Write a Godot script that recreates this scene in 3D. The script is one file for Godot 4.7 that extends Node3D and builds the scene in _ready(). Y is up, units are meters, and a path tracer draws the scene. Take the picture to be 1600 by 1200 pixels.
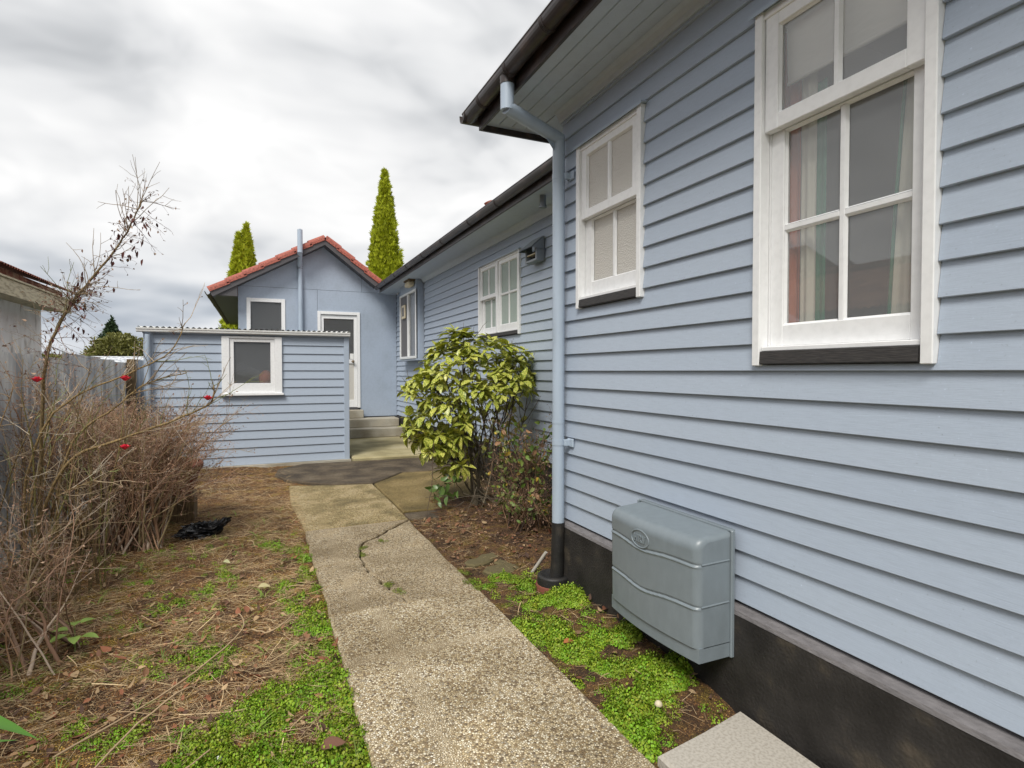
extends Node3D

# ---------------------------------------------------------------- geometry
class Geo:
	var v := PackedVector3Array()
	var n := PackedVector3Array()
	var uv := PackedVector2Array()
	var c := PackedColorArray()
	var ix := PackedInt32Array()
	var col := Color(1, 1, 1)
	func vert(p: Vector3, nn: Vector3, t := Vector2.ZERO) -> int:
		v.append(p); n.append(nn); uv.append(t); c.append(col)
		return v.size() - 1
	func tri(a: Vector3, b: Vector3, d: Vector3) -> void:      # counter-clockwise seen from outside
		var nn := (b - a).cross(d - a).normalized()
		var k := vert(a, nn); vert(b, nn); vert(d, nn)
		ix.append(k); ix.append(k + 2); ix.append(k + 1)
	func quad(a: Vector3, b: Vector3, d: Vector3, e: Vector3) -> void:
		var nn := (d - a).cross(e - b).normalized()
		var k := vert(a, nn, Vector2(0, 1)); vert(b, nn, Vector2(1, 1)); vert(d, nn, Vector2(1, 0)); vert(e, nn, Vector2(0, 0))
		for q in [0, 2, 1, 0, 3, 2]: ix.append(k + q)
	func tri_o(a: Vector3, b: Vector3, d: Vector3, o: Vector3) -> void:
		if (b - a).cross(d - a).dot((a + b + d) / 3.0 - o) < 0.0: tri(a, d, b)
		else: tri(a, b, d)
	func quad_o(a: Vector3, b: Vector3, d: Vector3, e: Vector3, o: Vector3) -> void:
		if (d - a).cross(e - b).dot((a + b + d + e) / 4.0 - o) < 0.0: quad(a, e, d, b)
		else: quad(a, b, d, e)
	func box(lo: Vector3, hi: Vector3) -> void:
		var o := (lo + hi) / 2.0
		var p := []
		for k in 8: p.append(Vector3(hi.x if k & 1 else lo.x, hi.y if k & 2 else lo.y, hi.z if k & 4 else lo.z))
		for f in [[0, 1, 3, 2], [4, 5, 7, 6], [0, 1, 5, 4], [2, 3, 7, 6], [0, 2, 6, 4], [1, 3, 7, 5]]:
			quad_o(p[f[0]], p[f[1]], p[f[2]], p[f[3]], o)
	func cbox(lo: Vector3, hi: Vector3, b := 0.003) -> void:    # box with chamfered edges
		var o := (lo + hi) / 2.0
		var h := (hi - lo) / 2.0
		b = minf(b, minf(h.x, minf(h.y, h.z)) * 0.9)
		var P := {}
		for sx in [-1, 1]:
			for sy in [-1, 1]:
				for sz in [-1, 1]:
					var s := Vector3(sx, sy, sz)
					P[[sx, sy, sz, 0]] = o + Vector3(s.x * h.x, s.y * (h.y - b), s.z * (h.z - b))
					P[[sx, sy, sz, 1]] = o + Vector3(s.x * (h.x - b), s.y * h.y, s.z * (h.z - b))
					P[[sx, sy, sz, 2]] = o + Vector3(s.x * (h.x - b), s.y * (h.y - b), s.z * h.z)
					tri_o(P[[sx, sy, sz, 0]], P[[sx, sy, sz, 1]], P[[sx, sy, sz, 2]], o)
		for s in [-1, 1]:
			quad_o(P[[s, -1, -1, 0]], P[[s, 1, -1, 0]], P[[s, 1, 1, 0]], P[[s, -1, 1, 0]], o)
			quad_o(P[[-1, s, -1, 1]], P[[1, s, -1, 1]], P[[1, s, 1, 1]], P[[-1, s, 1, 1]], o)
			quad_o(P[[-1, -1, s, 2]], P[[1, -1, s, 2]], P[[1, 1, s, 2]], P[[-1, 1, s, 2]], o)
			for t in [-1, 1]:
				quad_o(P[[s, t, -1, 0]], P[[s, t, 1, 0]], P[[s, t, 1, 1]], P[[s, t, -1, 1]], o)
				quad_o(P[[s, -1, t, 0]], P[[s, 1, t, 0]], P[[s, 1, t, 2]], P[[s, -1, t, 2]], o)
				quad_o(P[[-1, s, t, 1]], P[[1, s, t, 1]], P[[1, s, t, 2]], P[[-1, s, t, 2]], o)
	# profile (2D polygon) in the plane o + U*x + V*y, pushed along W
	func ext(pts: PackedVector2Array, o: Vector3, U: Vector3, V: Vector3, W: Vector3, open := false) -> void:
		var m := pts.size()
		var area := 0.0
		for k in m: area += pts[k].cross(pts[(k + 1) % m])
		var flip := (area > 0.0) != (U.cross(V).dot(W) > 0.0)
		for k in (m - 1 if open else m):
			var a := o + U * pts[k].x + V * pts[k].y
			var b := o + U * pts[(k + 1) % m].x + V * pts[(k + 1) % m].y
			if flip: quad(b, a, a + W, b + W)
			else: quad(a, b, b + W, a + W)
		if not open:
			var t := Geometry2D.triangulate_polygon(pts)
			for k in range(0, t.size(), 3):
				var q := []
				for j in 3: q.append(o + U * pts[t[k + j]].x + V * pts[t[k + j]].y)
				var up: Vector3 = (q[1] - q[0]).cross(q[2] - q[0])
				if up.dot(W) < 0.0: q = [q[0], q[2], q[1]]
				tri(q[0] + W, q[1] + W, q[2] + W)
				tri(q[0], q[2], q[1])
	func tube(pts: Array, radii: Array, sides := 6, caps := true) -> void:
		var m := pts.size()
		if m < 2: return
		var d0: Vector3 = (pts[1] - pts[0]).normalized()
		var side := d0.cross(Vector3(0.31, 0.2, 0.93) if absf(d0.y) > 0.8 else Vector3.UP).normalized()
		var base := v.size()
		for k in m:
			var d: Vector3 = (pts[mini(k + 1, m - 1)] - pts[maxi(k - 1, 0)]).normalized()
			side = (side - d * side.dot(d)).normalized()
			var up := d.cross(side)
			for s in sides:
				var a := TAU * s / sides
				var nn := side * cos(a) + up * sin(a)
				vert(pts[k] + nn * radii[k], nn, Vector2(float(s) / sides, float(k) / m))
		for k in m - 1:
			for s in sides:
				var a := base + k * sides + s
				var b := base + k * sides + (s + 1) % sides
				for q in [a, b + sides, b, a, a + sides, b + sides]: ix.append(q)
		if caps:
			for e in [0, m - 1]:
				var d: Vector3 = ((pts[1] - pts[0]) if e else (pts[0] - pts[1])).normalized()
				if e: d = (pts[m - 1] - pts[m - 2]).normalized()
				var k := vert(pts[e], d)
				for s in sides: vert(v[base + e * sides + s], d)
				for s in sides:
					ix.append(k)
					if e: ix.append(k + 1 + (s + 1) % sides); ix.append(k + 1 + s)
					else: ix.append(k + 1 + s); ix.append(k + 1 + (s + 1) % sides)
	func lathe(o: Vector3, prof: Array, sides := 24) -> void:   # [radius, height] pairs, bottom to top
		var m := prof.size()
		var base := v.size()
		for k in m:
			var t := Vector2(prof[mini(k + 1, m - 1)][0] - prof[maxi(k - 1, 0)][0], prof[mini(k + 1, m - 1)][1] - prof[maxi(k - 1, 0)][1]).normalized()
			for s in sides:
				var a := TAU * s / sides
				var d := Vector3(cos(a), 0, sin(a))
				vert(o + d * prof[k][0] + Vector3.UP * prof[k][1], (d * t.y - Vector3.UP * t.x).normalized())
		for k in m - 1:
			for s in sides:
				var a := base + k * sides + s
				var b := base + k * sides + (s + 1) % sides
				for q in [a, b, b + sides, a, b + sides, a + sides]: ix.append(q)
	func add(g: Geo, t: Transform3D) -> void:
		var k := v.size()
		v.append_array(t * g.v)
		var b := t.basis.inverse().transposed()
		for q in g.n.size(): n.append((b * g.n[q]).normalized())
		uv.append_array(g.uv)
		if col == Color(1, 1, 1): c.append_array(g.c)
		else:
			for q in g.c.size(): c.append(g.c[q] * col)
		for q in g.ix.size(): ix.append(g.ix[q] + k)
	func mesh() -> ArrayMesh:
		for k in range(0, ix.size(), 3):                 # front faces run clockwise: turn those that disagree with their normals
			var i0 := ix[k]
			var i1 := ix[k + 1]
			var i2 := ix[k + 2]
			if (v[i2] - v[i0]).cross(v[i1] - v[i0]).dot(n[i0] + n[i1] + n[i2]) < 0.0:
				ix[k + 1] = i2
				ix[k + 2] = i1
		var m := ArrayMesh.new()
		var a := []
		a.resize(Mesh.ARRAY_MAX)
		a[Mesh.ARRAY_VERTEX] = v; a[Mesh.ARRAY_NORMAL] = n; a[Mesh.ARRAY_TEX_UV] = uv; a[Mesh.ARRAY_COLOR] = c; a[Mesh.ARRAY_INDEX] = ix
		m.add_surface_from_arrays(Mesh.PRIMITIVE_TRIANGLES, a)
		return m

var M := {}
var R := RandomNumberGenerator.new()
var taken := {}
const E := 0.1113      # weatherboard cover

func numbered(called: String) -> String:
	var k: int = taken.get(called, 0)
	taken[called] = k + 1
	return called if k == 0 else "%s_%03d" % [called, k]

func obj(called: String, g, m: Material, parent: Node = null, at := Vector3.ZERO) -> MeshInstance3D:
	var o := MeshInstance3D.new()
	o.mesh = g.mesh() if g is Geo else g
	o.material_override = m
	o.cast_shadow = GeometryInstance3D.SHADOW_CASTING_SETTING_ON
	o.position = at
	if parent == null:
		o.name = numbered(called)
		add_child(o, true)
	else:
		o.name = called
		parent.add_child(o, true)
	return o

func group(called: String, parent: Node = null, at := Vector3.ZERO) -> Node3D:
	var o := Node3D.new()
	o.position = at
	if parent == null:
		o.name = numbered(called)
		add_child(o, true)
	else:
		o.name = called
		parent.add_child(o, true)
	return o

func tag(o: Node, label: String, category := "", grp := "", kind := "") -> Node:
	if label: o.set_meta("label", label)
	if category: o.set_meta("category", category)
	if grp: o.set_meta("group", grp)
	if kind: o.set_meta("kind", kind)
	return o

func V(x: float, y: float, z: float) -> Vector3: return Vector3(x, y, z)

# ---------------------------------------------------------------- textures and materials
func noise(s: int, freq: float, oct := 4, type := FastNoiseLite.TYPE_SIMPLEX_SMOOTH) -> FastNoiseLite:
	var f := FastNoiseLite.new()
	f.seed = s; f.frequency = freq; f.noise_type = type
	f.fractal_octaves = oct
	f.fractal_type = FastNoiseLite.FRACTAL_FBM if oct > 1 else FastNoiseLite.FRACTAL_NONE
	return f

func ramp(stops: Array) -> Gradient:
	var g := Gradient.new()
	var o := PackedFloat32Array()
	var k := PackedColorArray()
	for s in stops: o.append(s[0]); k.append(s[1])
	g.offsets = o; g.colors = k
	return g

func ntex(s: int, freq: float, oct: int, stops: Array, size := 512) -> NoiseTexture2D:
	var t := NoiseTexture2D.new()
	t.width = size; t.height = size; t.seamless = true; t.seamless_blend_skirt = 0.2
	t.noise = noise(s, freq, oct)
	if stops:
		var top := 1.0                                   # colours above 1 are kept as a gain for the material
		for q in stops: top = maxf(top, maxf(q[1].r, maxf(q[1].g, q[1].b)))
		var scaled := []
		for q in stops: scaled.append([q[0], Color(q[1].r / top, q[1].g / top, q[1].b / top)])
		t.color_ramp = ramp(scaled)
		t.set_meta("gain", top)
	t.generate_mipmaps = false
	return t

func mat(called: String, color: Color, rough: float, tex: Texture2D = null, scale := Vector3.ONE, opt := {}) -> StandardMaterial3D:
	var m := StandardMaterial3D.new()
	m.resource_name = called
	m.albedo_color = color
	m.roughness = rough
	if tex or opt.has("bump") or opt.has("detail"):
		m.uv1_triplanar = not opt.get("uv", false)
		m.uv1_world_triplanar = m.uv1_triplanar and not opt.get("local", false)
		m.uv1_triplanar_sharpness = 4.0
		m.uv1_scale = scale
	if tex: m.albedo_texture = tex
	for q in [tex, opt.get("detail")]:
		if q and q.has_meta("gain"):
			var lc := m.albedo_color.srgb_to_linear() * pow(q.get_meta("gain"), 2.2)
			var al := m.albedo_color.a
			m.albedo_color = lc.linear_to_srgb()
			m.albedo_color.a = al
	if opt.has("bump"):
		m.heightmap_enabled = true
		m.heightmap_texture = opt.bump
		m.heightmap_scale = opt.get("height", 0.1)
	if opt.has("detail"):
		m.detail_enabled = true
		m.detail_albedo = opt.detail
		m.detail_blend_mode = BaseMaterial3D.BLEND_MODE_MUL
		m.detail_uv_layer = BaseMaterial3D.DETAIL_UV_2
		m.uv2_triplanar = true
		m.uv2_world_triplanar = true
		m.uv2_scale = opt.get("detail_scale", Vector3.ONE * 0.4)
	if opt.has("spec"): m.metallic_specular = opt.spec
	if opt.has("metal"): m.metallic = opt.metal
	if opt.get("vc", false): m.vertex_color_use_as_albedo = true
	if opt.has("back"):
		m.backlight_enabled = true
		m.backlight = opt.back
	M[called] = m
	return m

func rgb(r: float, g: float, b: float) -> Color: return Color(r / 255.0, g / 255.0, b / 255.0)
func lin(r: float, g: float, b: float) -> Color: return Color(r, g, b).linear_to_srgb()

# pebbles set in cement: per-cell colours from a palette, the cement between them
func pebble_tex(s: int, freq: float, palette: Array, cement: Color, gap: float, size := 1024) -> Array:
	var f := noise(s, freq, 1, FastNoiseLite.TYPE_CELLULAR)
	f.cellular_distance_function = FastNoiseLite.DISTANCE_EUCLIDEAN
	f.cellular_jitter = 1.0
	f.cellular_return_type = FastNoiseLite.RETURN_CELL_VALUE
	var cell := f.get_seamless_image(size, size, false, false, 0.1, false)
	f.cellular_return_type = FastNoiseLite.RETURN_DISTANCE2_SUB
	var gapi := f.get_seamless_image(size, size, false, false, 0.1, false)
	cell.convert(Image.FORMAT_L8); gapi.convert(Image.FORMAT_L8)
	var cd := cell.get_data()
	var gd := gapi.get_data()
	var fine := noise(s + 5, 0.2, 2).get_seamless_image(size, size, false, false, 0.1, true)
	fine.convert(Image.FORMAT_L8)
	var fd := fine.get_data()
	var outb := PackedByteArray(); outb.resize(size * size * 3)
	var hb := PackedByteArray(); hb.resize(size * size)
	var np := palette.size()
	var pr := PackedFloat32Array()
	for p in palette: pr.append(p.r * 255.0); pr.append(p.g * 255.0); pr.append(p.b * 255.0)
	var cr := cement.r * 255.0
	var cg := cement.g * 255.0
	var cb := cement.b * 255.0
	for k in size * size:
		var q := gd[k] / 255.0
		var t := clampf((q - gap) / 0.16, 0.0, 1.0)
		var w := 0.8 + 0.4 * fd[k] / 255.0
		var pi := (int(cd[k]) * 37 % np) * 3
		outb[k * 3] = clampi(int(lerpf(cr, pr[pi], t) * w), 0, 255)
		outb[k * 3 + 1] = clampi(int(lerpf(cg, pr[pi + 1], t) * w), 0, 255)
		outb[k * 3 + 2] = clampi(int(lerpf(cb, pr[pi + 2], t) * w), 0, 255)
		hb[k] = int(t * 200.0 + fd[k] * 0.2)
	return [ImageTexture.create_from_image(Image.create_from_data(size, size, false, Image.FORMAT_RGB8, outb)), ImageTexture.create_from_image(Image.create_from_data(size, size, false, Image.FORMAT_L8, hb))]

func sky_image() -> ImageTexture:
	var w := 2048
	var h := 1024
	var im := Image.create(w, h, false, Image.FORMAT_RGBF)
	var a := noise(11, 0.55, 5)
	var b := noise(23, 1.5, 4)
	var s := noise(37, 0.9, 4)
	for y in h:
		var el := PI * (0.5 - (y + 0.5) / h)
		var sy := sin(el)
		if sy < -0.02:
			for x in w: im.set_pixel(x, y, Color(0.22, 0.22, 0.21))
			continue
		var cy := cos(el)
		for x in w:
			var az := TAU * (x + 0.5) / w
			var dx := cy * sin(az)
			var dz := cy * cos(az)
			var k := 1.9 / (maxf(sy, 0.0) + 0.50)
			var px := dx * k
			var pz := dz * k
			var wa := b.get_noise_3d(px * 0.5, sy * 0.9 + 3.1, pz * 0.5) * 0.7
			var n1 := a.get_noise_3d(px * 1.1 + wa, sy * 3.2, pz * 1.4 + wa)
			var n2 := b.get_noise_3d(px * 1.5 + wa, sy * 4.5 + 7.7, pz * 1.8)
			# thin layers low down: streaks along the horizon
			var n3 := s.get_noise_3d(dx * 3.6, el * 18.0, dz * 3.6)
			var n4 := b.get_noise_3d(dx * 3.0, el * 13.0 + 9.0, dz * 3.0)
			var low := 1.0 - smoothstep(0.06, 0.26, el)
			var lum := 0.75 + 0.44 * n1 + 0.22 * n2
			var strat := 0.46 + 0.30 * n3 + 0.28 * n4
			var floor_ := 1.0 - smoothstep(0.0, 0.07, el)
			strat = lerpf(strat, 0.66 + 0.12 * n3, floor_ * 0.8)
			lum = lerpf(lum, strat, low * 0.85)
			lum = clampf(lum - 0.45 * maxf(0.0, lum - 0.68), 0.30, 0.88)
			var blue := clampf((0.80 - lum) * 1.6, 0.0, 1.0) * (0.35 + 0.65 * low)
			lum *= 0.575
			im.set_pixel(x, y, Color(lum * (1.0 - 0.27 * blue), lum * (1.0 - 0.12 * blue), lum * (1.0 + 0.09 * blue)))
	return ImageTexture.create_from_image(im)

func make_materials() -> void:
	var faint := ntex(3, 0.02, 5, [[0.0, Color(0.955, 0.955, 0.955)], [0.5, Color(0.985, 0.985, 0.985)], [1.0, Color(1, 1, 1)]])
	var dusty := ntex(9, 0.006, 5, [[0.0, Color(0.935, 0.935, 0.93)], [0.45, Color(0.98, 0.98, 0.98)], [1.0, Color(1, 1, 1)]])
	var specks := ntex(7, 0.16, 2, [[0.0, Color(0.72, 0.71, 0.69)], [0.13, Color(0.985, 0.985, 0.985)], [0.86, Color(1, 1, 1)], [0.93, Color(1.12, 1.12, 1.12)], [1.0, Color(1.25, 1.25, 1.25)]], 1024)
	var grainb := ntex(4, 0.03, 4, [])
	var fineb := ntex(6, 0.12, 3, [])
	var pd := {"bump": grainb, "height": 0.025, "detail": specks, "detail_scale": V(0.45, 0.45, 0.45), "spec": 0.4}
	# brushed paint on timber: the grain runs along the boards
	mat("paint_blue", lin(0.415, 0.480, 0.575), 0.5, faint, V(1.0, 14.0, 0.9), pd)
	mat("paint_blue_b", lin(0.405, 0.470, 0.567), 0.52, faint, V(1.0, 13.0, 0.8), pd)
	mat("paint_blue_c", lin(0.423, 0.487, 0.580), 0.48, faint, V(1.0, 15.0, 1.0), pd)
	mat("paint_blue_x", lin(0.41, 0.475, 0.57), 0.55, faint, V(0.9, 14.0, 1.0), pd)
	mat("panel_blue", lin(0.385, 0.45, 0.55), 0.6, faint, V(1.5, 1.5, 1.5), {"bump": fineb, "height": 0.05, "detail": dusty, "detail_scale": V(0.4, 0.4, 0.4)})
	mat("soffit_blue", lin(0.52, 0.585, 0.665), 0.6, faint, V(1.0, 3.0, 1.0), pd)
	mat("white_paint", lin(0.84, 0.845, 0.85), 0.4, faint, V(2.0, 2.0, 2.0), {"bump": fineb, "height": 0.012})
	mat("white_metal", lin(0.82, 0.83, 0.83), 0.35, dusty, V(1.2, 1.2, 1.2))
	mat("sill_black", lin(0.035, 0.034, 0.035), 0.6, ntex(12, 0.03, 4, [[0.0, Color(0.7, 0.7, 0.7)], [1.0, Color(1.3, 1.25, 1.2)]]), V(2, 12, 1.0), {"bump": grainb, "height": 0.08})
	mat("pipe_blue", lin(0.40, 0.475, 0.57), 0.38, dusty, V(1.5, 0.6, 1.5))
	mat("gutter_brown", lin(0.040, 0.031, 0.030), 0.38, ntex(15, 0.012, 5, [[0.0, Color(0.75, 0.72, 0.7)], [0.6, Color(1, 1, 1)], [1.0, Color(1.5, 1.4, 1.3)]]), V(1.5, 1.5, 0.6), {"spec": 0.5})
	mat("fascia_grey", lin(0.075, 0.072, 0.078), 0.6, faint, V(2, 2, 2))
	mat("tile_red", lin(0.38, 0.115, 0.085), 0.75, ntex(16, 0.02, 5, [[0.0, Color(0.7, 0.68, 0.66)], [0.5, Color(0.95, 0.95, 0.95)], [1.0, Color(1.15, 1.1, 1.05)]]), V(2, 2, 2), {"bump": fineb, "height": 0.2})
	var stain := ntex(18, 0.007, 6, [[0.0, Color(0.7, 0.7, 0.7)], [0.42, Color(0.9, 0.9, 0.9)], [0.6, Color(1, 1, 1)], [0.75, Color(1.2, 1.17, 1.1)], [1.0, Color(1.7, 1.6, 1.45)]])
	mat("plinth_black", lin(0.034, 0.031, 0.029), 0.62, stain, V(0.9, 0.9, 0.9), {"bump": fineb, "height": 0.25, "spec": 0.35})
	mat("plinth_ledge", lin(0.17, 0.16, 0.165), 0.7, ntex(19, 0.03, 4, [[0.0, Color(0.85, 0.85, 0.85)], [1.0, Color(1.1, 1.1, 1.1)]]), V(2, 2, 0.6), {"bump": fineb, "height": 0.2})
	mat("room_dark", lin(0.45, 0.43, 0.40), 0.9)
	mat("room_light", lin(0.40, 0.38, 0.35), 0.9)
	# glass
	var g := mat("glass", Color(0.80, 0.81, 0.82, 0.14), 0.0)  # pale alpha film: partly dust, partly painted haze standing in for sky reflection
	g.transparency = BaseMaterial3D.TRANSPARENCY_ALPHA
	g.metallic_specular = 0.7
	var ob := noise(31, 0.05, 1, FastNoiseLite.TYPE_CELLULAR)
	ob.cellular_return_type = FastNoiseLite.RETURN_DISTANCE
	var obt := NoiseTexture2D.new(); obt.width = 512; obt.height = 512; obt.seamless = true; obt.noise = ob
	var fr := mat("glass_obscure", Color(0.835, 0.82, 0.79, 0.88), 0.3, null, V(4, 4, 4), {"bump": obt, "height": 0.35, "spec": 0.6})
	fr.transparency = BaseMaterial3D.TRANSPARENCY_ALPHA
	var fg := mat("glass_obscure_green", Color(0.67, 0.725, 0.69, 0.88), 0.26, null, V(4, 4, 4), {"bump": obt, "height": 0.35, "spec": 0.6})
	fg.transparency = BaseMaterial3D.TRANSPARENCY_ALPHA
	# cloth
	mat("cloth_cream", lin(0.62, 0.60, 0.50), 0.9, faint, V(3, 0.5, 3), {"back": Color(0.4, 0.4, 0.35)})
	mat("cloth_orange", lin(0.42, 0.11, 0.035), 0.9, faint, V(3, 0.5, 3))
	mat("cloth_green", lin(0.02, 0.15, 0.075), 0.9, faint, V(3, 0.5, 3))
	mat("cloth_blind", lin(0.66, 0.65, 0.60), 0.9, faint, V(1, 6, 1), {"back": Color(0.3, 0.3, 0.3)})
	# concrete
	var pal := [rgb(236, 226, 204), rgb(190, 172, 142), rgb(222, 206, 174), rgb(132, 114, 92), rgb(246, 240, 226), rgb(204, 186, 152), rgb(166, 158, 146), rgb(226, 214, 194), rgb(110, 96, 82), rgb(232, 220, 196), rgb(212, 196, 164), rgb(244, 236, 218), rgb(150, 128, 98)]
	var pt := pebble_tex(5, 0.115, pal, rgb(146, 130, 102), 0.02)
	var patch := ntex(41, 0.004, 5, [[0.0, Color(0.80, 0.78, 0.74)], [0.4, Color(0.91, 0.90, 0.88)], [0.65, Color(1, 1, 1)], [1.0, Color(1.05, 1.04, 1.02)]])
	var mossy := ntex(43, 0.005, 5, [[0.0, Color(0.66, 0.645, 0.54)], [0.4, Color(0.86, 0.84, 0.72)], [0.62, Color(0.98, 0.96, 0.86)], [1.0, Color(1.04, 1.03, 0.98)]])
	var darkp := ntex(44, 0.006, 5, [[0.0, Color(0.55, 0.53, 0.52)], [0.5, Color(0.8, 0.78, 0.76)], [1.0, Color(1, 1, 1)]])
	mat("path_pebble", lin(0.95, 0.93, 0.88), 0.85, pt[0], V(0.85, 0.85, 0.85), {"bump": pt[1], "height": 0.35, "detail": patch, "detail_scale": V(0.6, 0.6, 0.6)})
	mat("path_worn", lin(0.73, 0.70, 0.645), 0.88, pt[0], V(1.0, 1.0, 1.0), {"bump": pt[1], "height": 0.2, "detail": patch, "detail_scale": V(0.8, 0.8, 0.8)})
	mat("path_mossy", lin(0.75, 0.725, 0.665), 0.9, pt[0], V(1.0, 1.0, 1.0), {"bump": pt[1], "height": 0.2, "detail": mossy, "detail_scale": V(0.9, 0.9, 0.9)})
	mat("path_moss_far", lin(0.55, 0.50, 0.36), 0.92, pt[0], V(1.6, 1.6, 1.6), {"bump": pt[1], "height": 0.15, "detail": mossy, "detail_scale": V(0.5, 0.5, 0.5)})
	mat("path_dark", lin(0.40, 0.375, 0.35), 0.85, pt[0], V(1.8, 1.8, 1.8), {"bump": pt[1], "height": 0.25, "detail": darkp, "detail_scale": V(0.7, 0.7, 0.7)})
	var cem := ntex(46, 0.05, 6, [[0.0, Color(0.80, 0.785, 0.76)], [0.35, Color(0.92, 0.91, 0.89)], [0.6, Color(0.98, 0.975, 0.965)], [1.0, Color(1.03, 1.02, 1.0)]], 1024)
	mat("concrete_pale", lin(0.47, 0.44, 0.395), 0.88, cem, V(1.2, 1.2, 1.2), {"bump": fineb, "height": 0.04})
	mat("concrete_patio", lin(0.50, 0.46, 0.35), 0.9, cem, V(0.9, 0.9, 0.9), {"bump": fineb, "height": 0.2, "detail": mossy, "detail_scale": V(0.35, 0.35, 0.35)})
	mat("concrete_step", lin(0.52, 0.49, 0.42), 0.9, cem, V(1.4, 1.4, 1.4), {"bump": fineb, "height": 0.3, "detail": patch, "detail_scale": V(0.6, 0.6, 0.6)})
	mat("stone_moss", lin(0.15, 0.125, 0.06), 0.95, cem, V(3, 3, 3), {"bump": fineb, "height": 0.5})
	# soil
	var st := pebble_tex(8, 0.06, [rgb(172, 140, 104), rgb(136, 108, 80), rgb(106, 82, 62), rgb(190, 162, 124), rgb(128, 104, 80), rgb(92, 72, 58), rgb(158, 122, 86)], rgb(96, 74, 56), 0.02, 512)
	var earth := ntex(48, 0.007, 5, [[0.0, Color(0.55, 0.52, 0.50)], [0.42, Color(0.95, 0.9, 0.82)], [0.6, Color(1.1, 1.05, 0.92)], [0.75, Color(1.05, 1.1, 0.72)], [1.0, Color(1.2, 1.3, 0.7)]])
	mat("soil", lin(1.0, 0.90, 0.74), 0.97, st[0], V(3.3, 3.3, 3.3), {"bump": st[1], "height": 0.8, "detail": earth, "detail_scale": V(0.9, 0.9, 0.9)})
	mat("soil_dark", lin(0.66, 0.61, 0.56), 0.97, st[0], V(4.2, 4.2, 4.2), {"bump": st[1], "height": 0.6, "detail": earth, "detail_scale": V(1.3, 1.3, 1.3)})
	mat("field", lin(0.10, 0.11, 0.045), 1.0, earth, V(0.05, 0.05, 0.05))
	# iron
	var zinc := ntex(51, 0.006, 5, [[0.0, Color(0.55, 0.56, 0.58)], [0.4, Color(0.85, 0.86, 0.88)], [0.7, Color(1.0, 1.0, 1.0)], [1.0, Color(1.15, 1.12, 1.08)]])
	mat("iron_grey", lin(0.62, 0.64, 0.66), 0.55, zinc, V(1.2, 0.35, 1.2), {"spec": 0.4})
	mat("iron_grey_b", lin(0.70, 0.705, 0.70), 0.6, zinc, V(1.5, 0.3, 1.5), {"spec": 0.4})
	mat("iron_grey_c", lin(0.54, 0.575, 0.61), 0.55, zinc, V(1.0, 0.4, 1.0), {"spec": 0.4})
	var rust := ntex(53, 0.01, 5, [[0.0, Color(0.30, 0.16, 0.12)], [0.4, Color(0.55, 0.30, 0.22)], [0.62, Color(0.72, 0.52, 0.42)], [1.0, Color(0.80, 0.70, 0.60)]])
	mat("iron_rust", lin(0.62, 0.60, 0.58), 0.85, rust, V(0.5, 0.5, 0.8))
	mat("iron_rust_dark", lin(0.34, 0.22, 0.17), 0.85, rust, V(0.6, 0.6, 0.8))
	mat("iron_white", lin(0.82, 0.82, 0.80), 0.5, dusty, V(1, 1, 1))
	mat("wall_white_old", lin(0.88, 0.87, 0.86), 0.8, ntex(55, 0.012, 5, [[0.0, Color(0.60, 0.57, 0.55)], [0.4, Color(0.92, 0.91, 0.90)], [1.0, Color(1, 1, 1)]]), V(0.7, 0.3, 0.7), {"bump": fineb, "height": 0.2})
	mat("fascia_cream", lin(0.52, 0.47, 0.35), 0.7, ntex(56, 0.02, 4, [[0.0, Color(0.65, 0.62, 0.55)], [0.5, Color(0.95, 0.95, 0.93)], [1.0, Color(1.05, 1.05, 1.0)]]), V(1, 2, 0.5))
	mat("wood_post", lin(0.17, 0.115, 0.065), 0.9, ntex(57, 0.03, 4, [[0.0, Color(0.6, 0.6, 0.6)], [1.0, Color(1.2, 1.2, 1.1)]]), V(4, 0.6, 4), {"bump": grainb, "height": 0.2})
	mat("wood_grey", lin(0.42, 0.39, 0.34), 0.9)
	# unit, drains, bits
	mat("unit_grey", lin(0.20, 0.237, 0.262), 0.36, ntex(61, 0.02, 5, [[0.0, Color(0.955, 0.955, 0.955)], [0.5, Color(0.985, 0.985, 0.985)], [1.0, Color(1.02, 1.02, 1.02)]]), V(1.6, 0.7, 1.6), {"bump": fineb, "height": 0.015, "spec": 0.5, "detail": specks, "detail_scale": V(0.9, 0.9, 0.9)})
	mat("pipe_black", lin(0.018, 0.017, 0.017), 0.55, stain, V(1.5, 1.5, 1.5), {"bump": fineb, "height": 0.1})
	mat("terracotta", lin(0.20, 0.062, 0.038), 0.85, faint, V(3, 3, 3))
	mat("plastic_black", lin(0.010, 0.010, 0.011), 0.22)
	mat("brass", lin(0.20, 0.15, 0.10), 0.4)
	mat("cream_plastic", lin(0.62, 0.54, 0.38), 0.5)
	mat("paper", lin(0.78, 0.78, 0.76), 0.8)
	mat("mesh_dark", lin(0.12, 0.115, 0.12), 0.6)
	mat("vent_grey", lin(0.24, 0.27, 0.30), 0.5, dusty, V(2, 2, 2))
	# plants
	var bark := ntex(63, 0.03, 4, [[0.0, Color(0.55, 0.55, 0.5)], [0.5, Color(0.95, 0.95, 0.9)], [1.0, Color(1.4, 1.4, 1.2)]])
	mat("cane", lin(0.23, 0.165, 0.095), 0.85, bark, V(6, 3, 6), {"vc": true})
	mat("twig", lin(1, 1, 1), 0.9, null, Vector3.ONE, {"vc": true})
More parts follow.
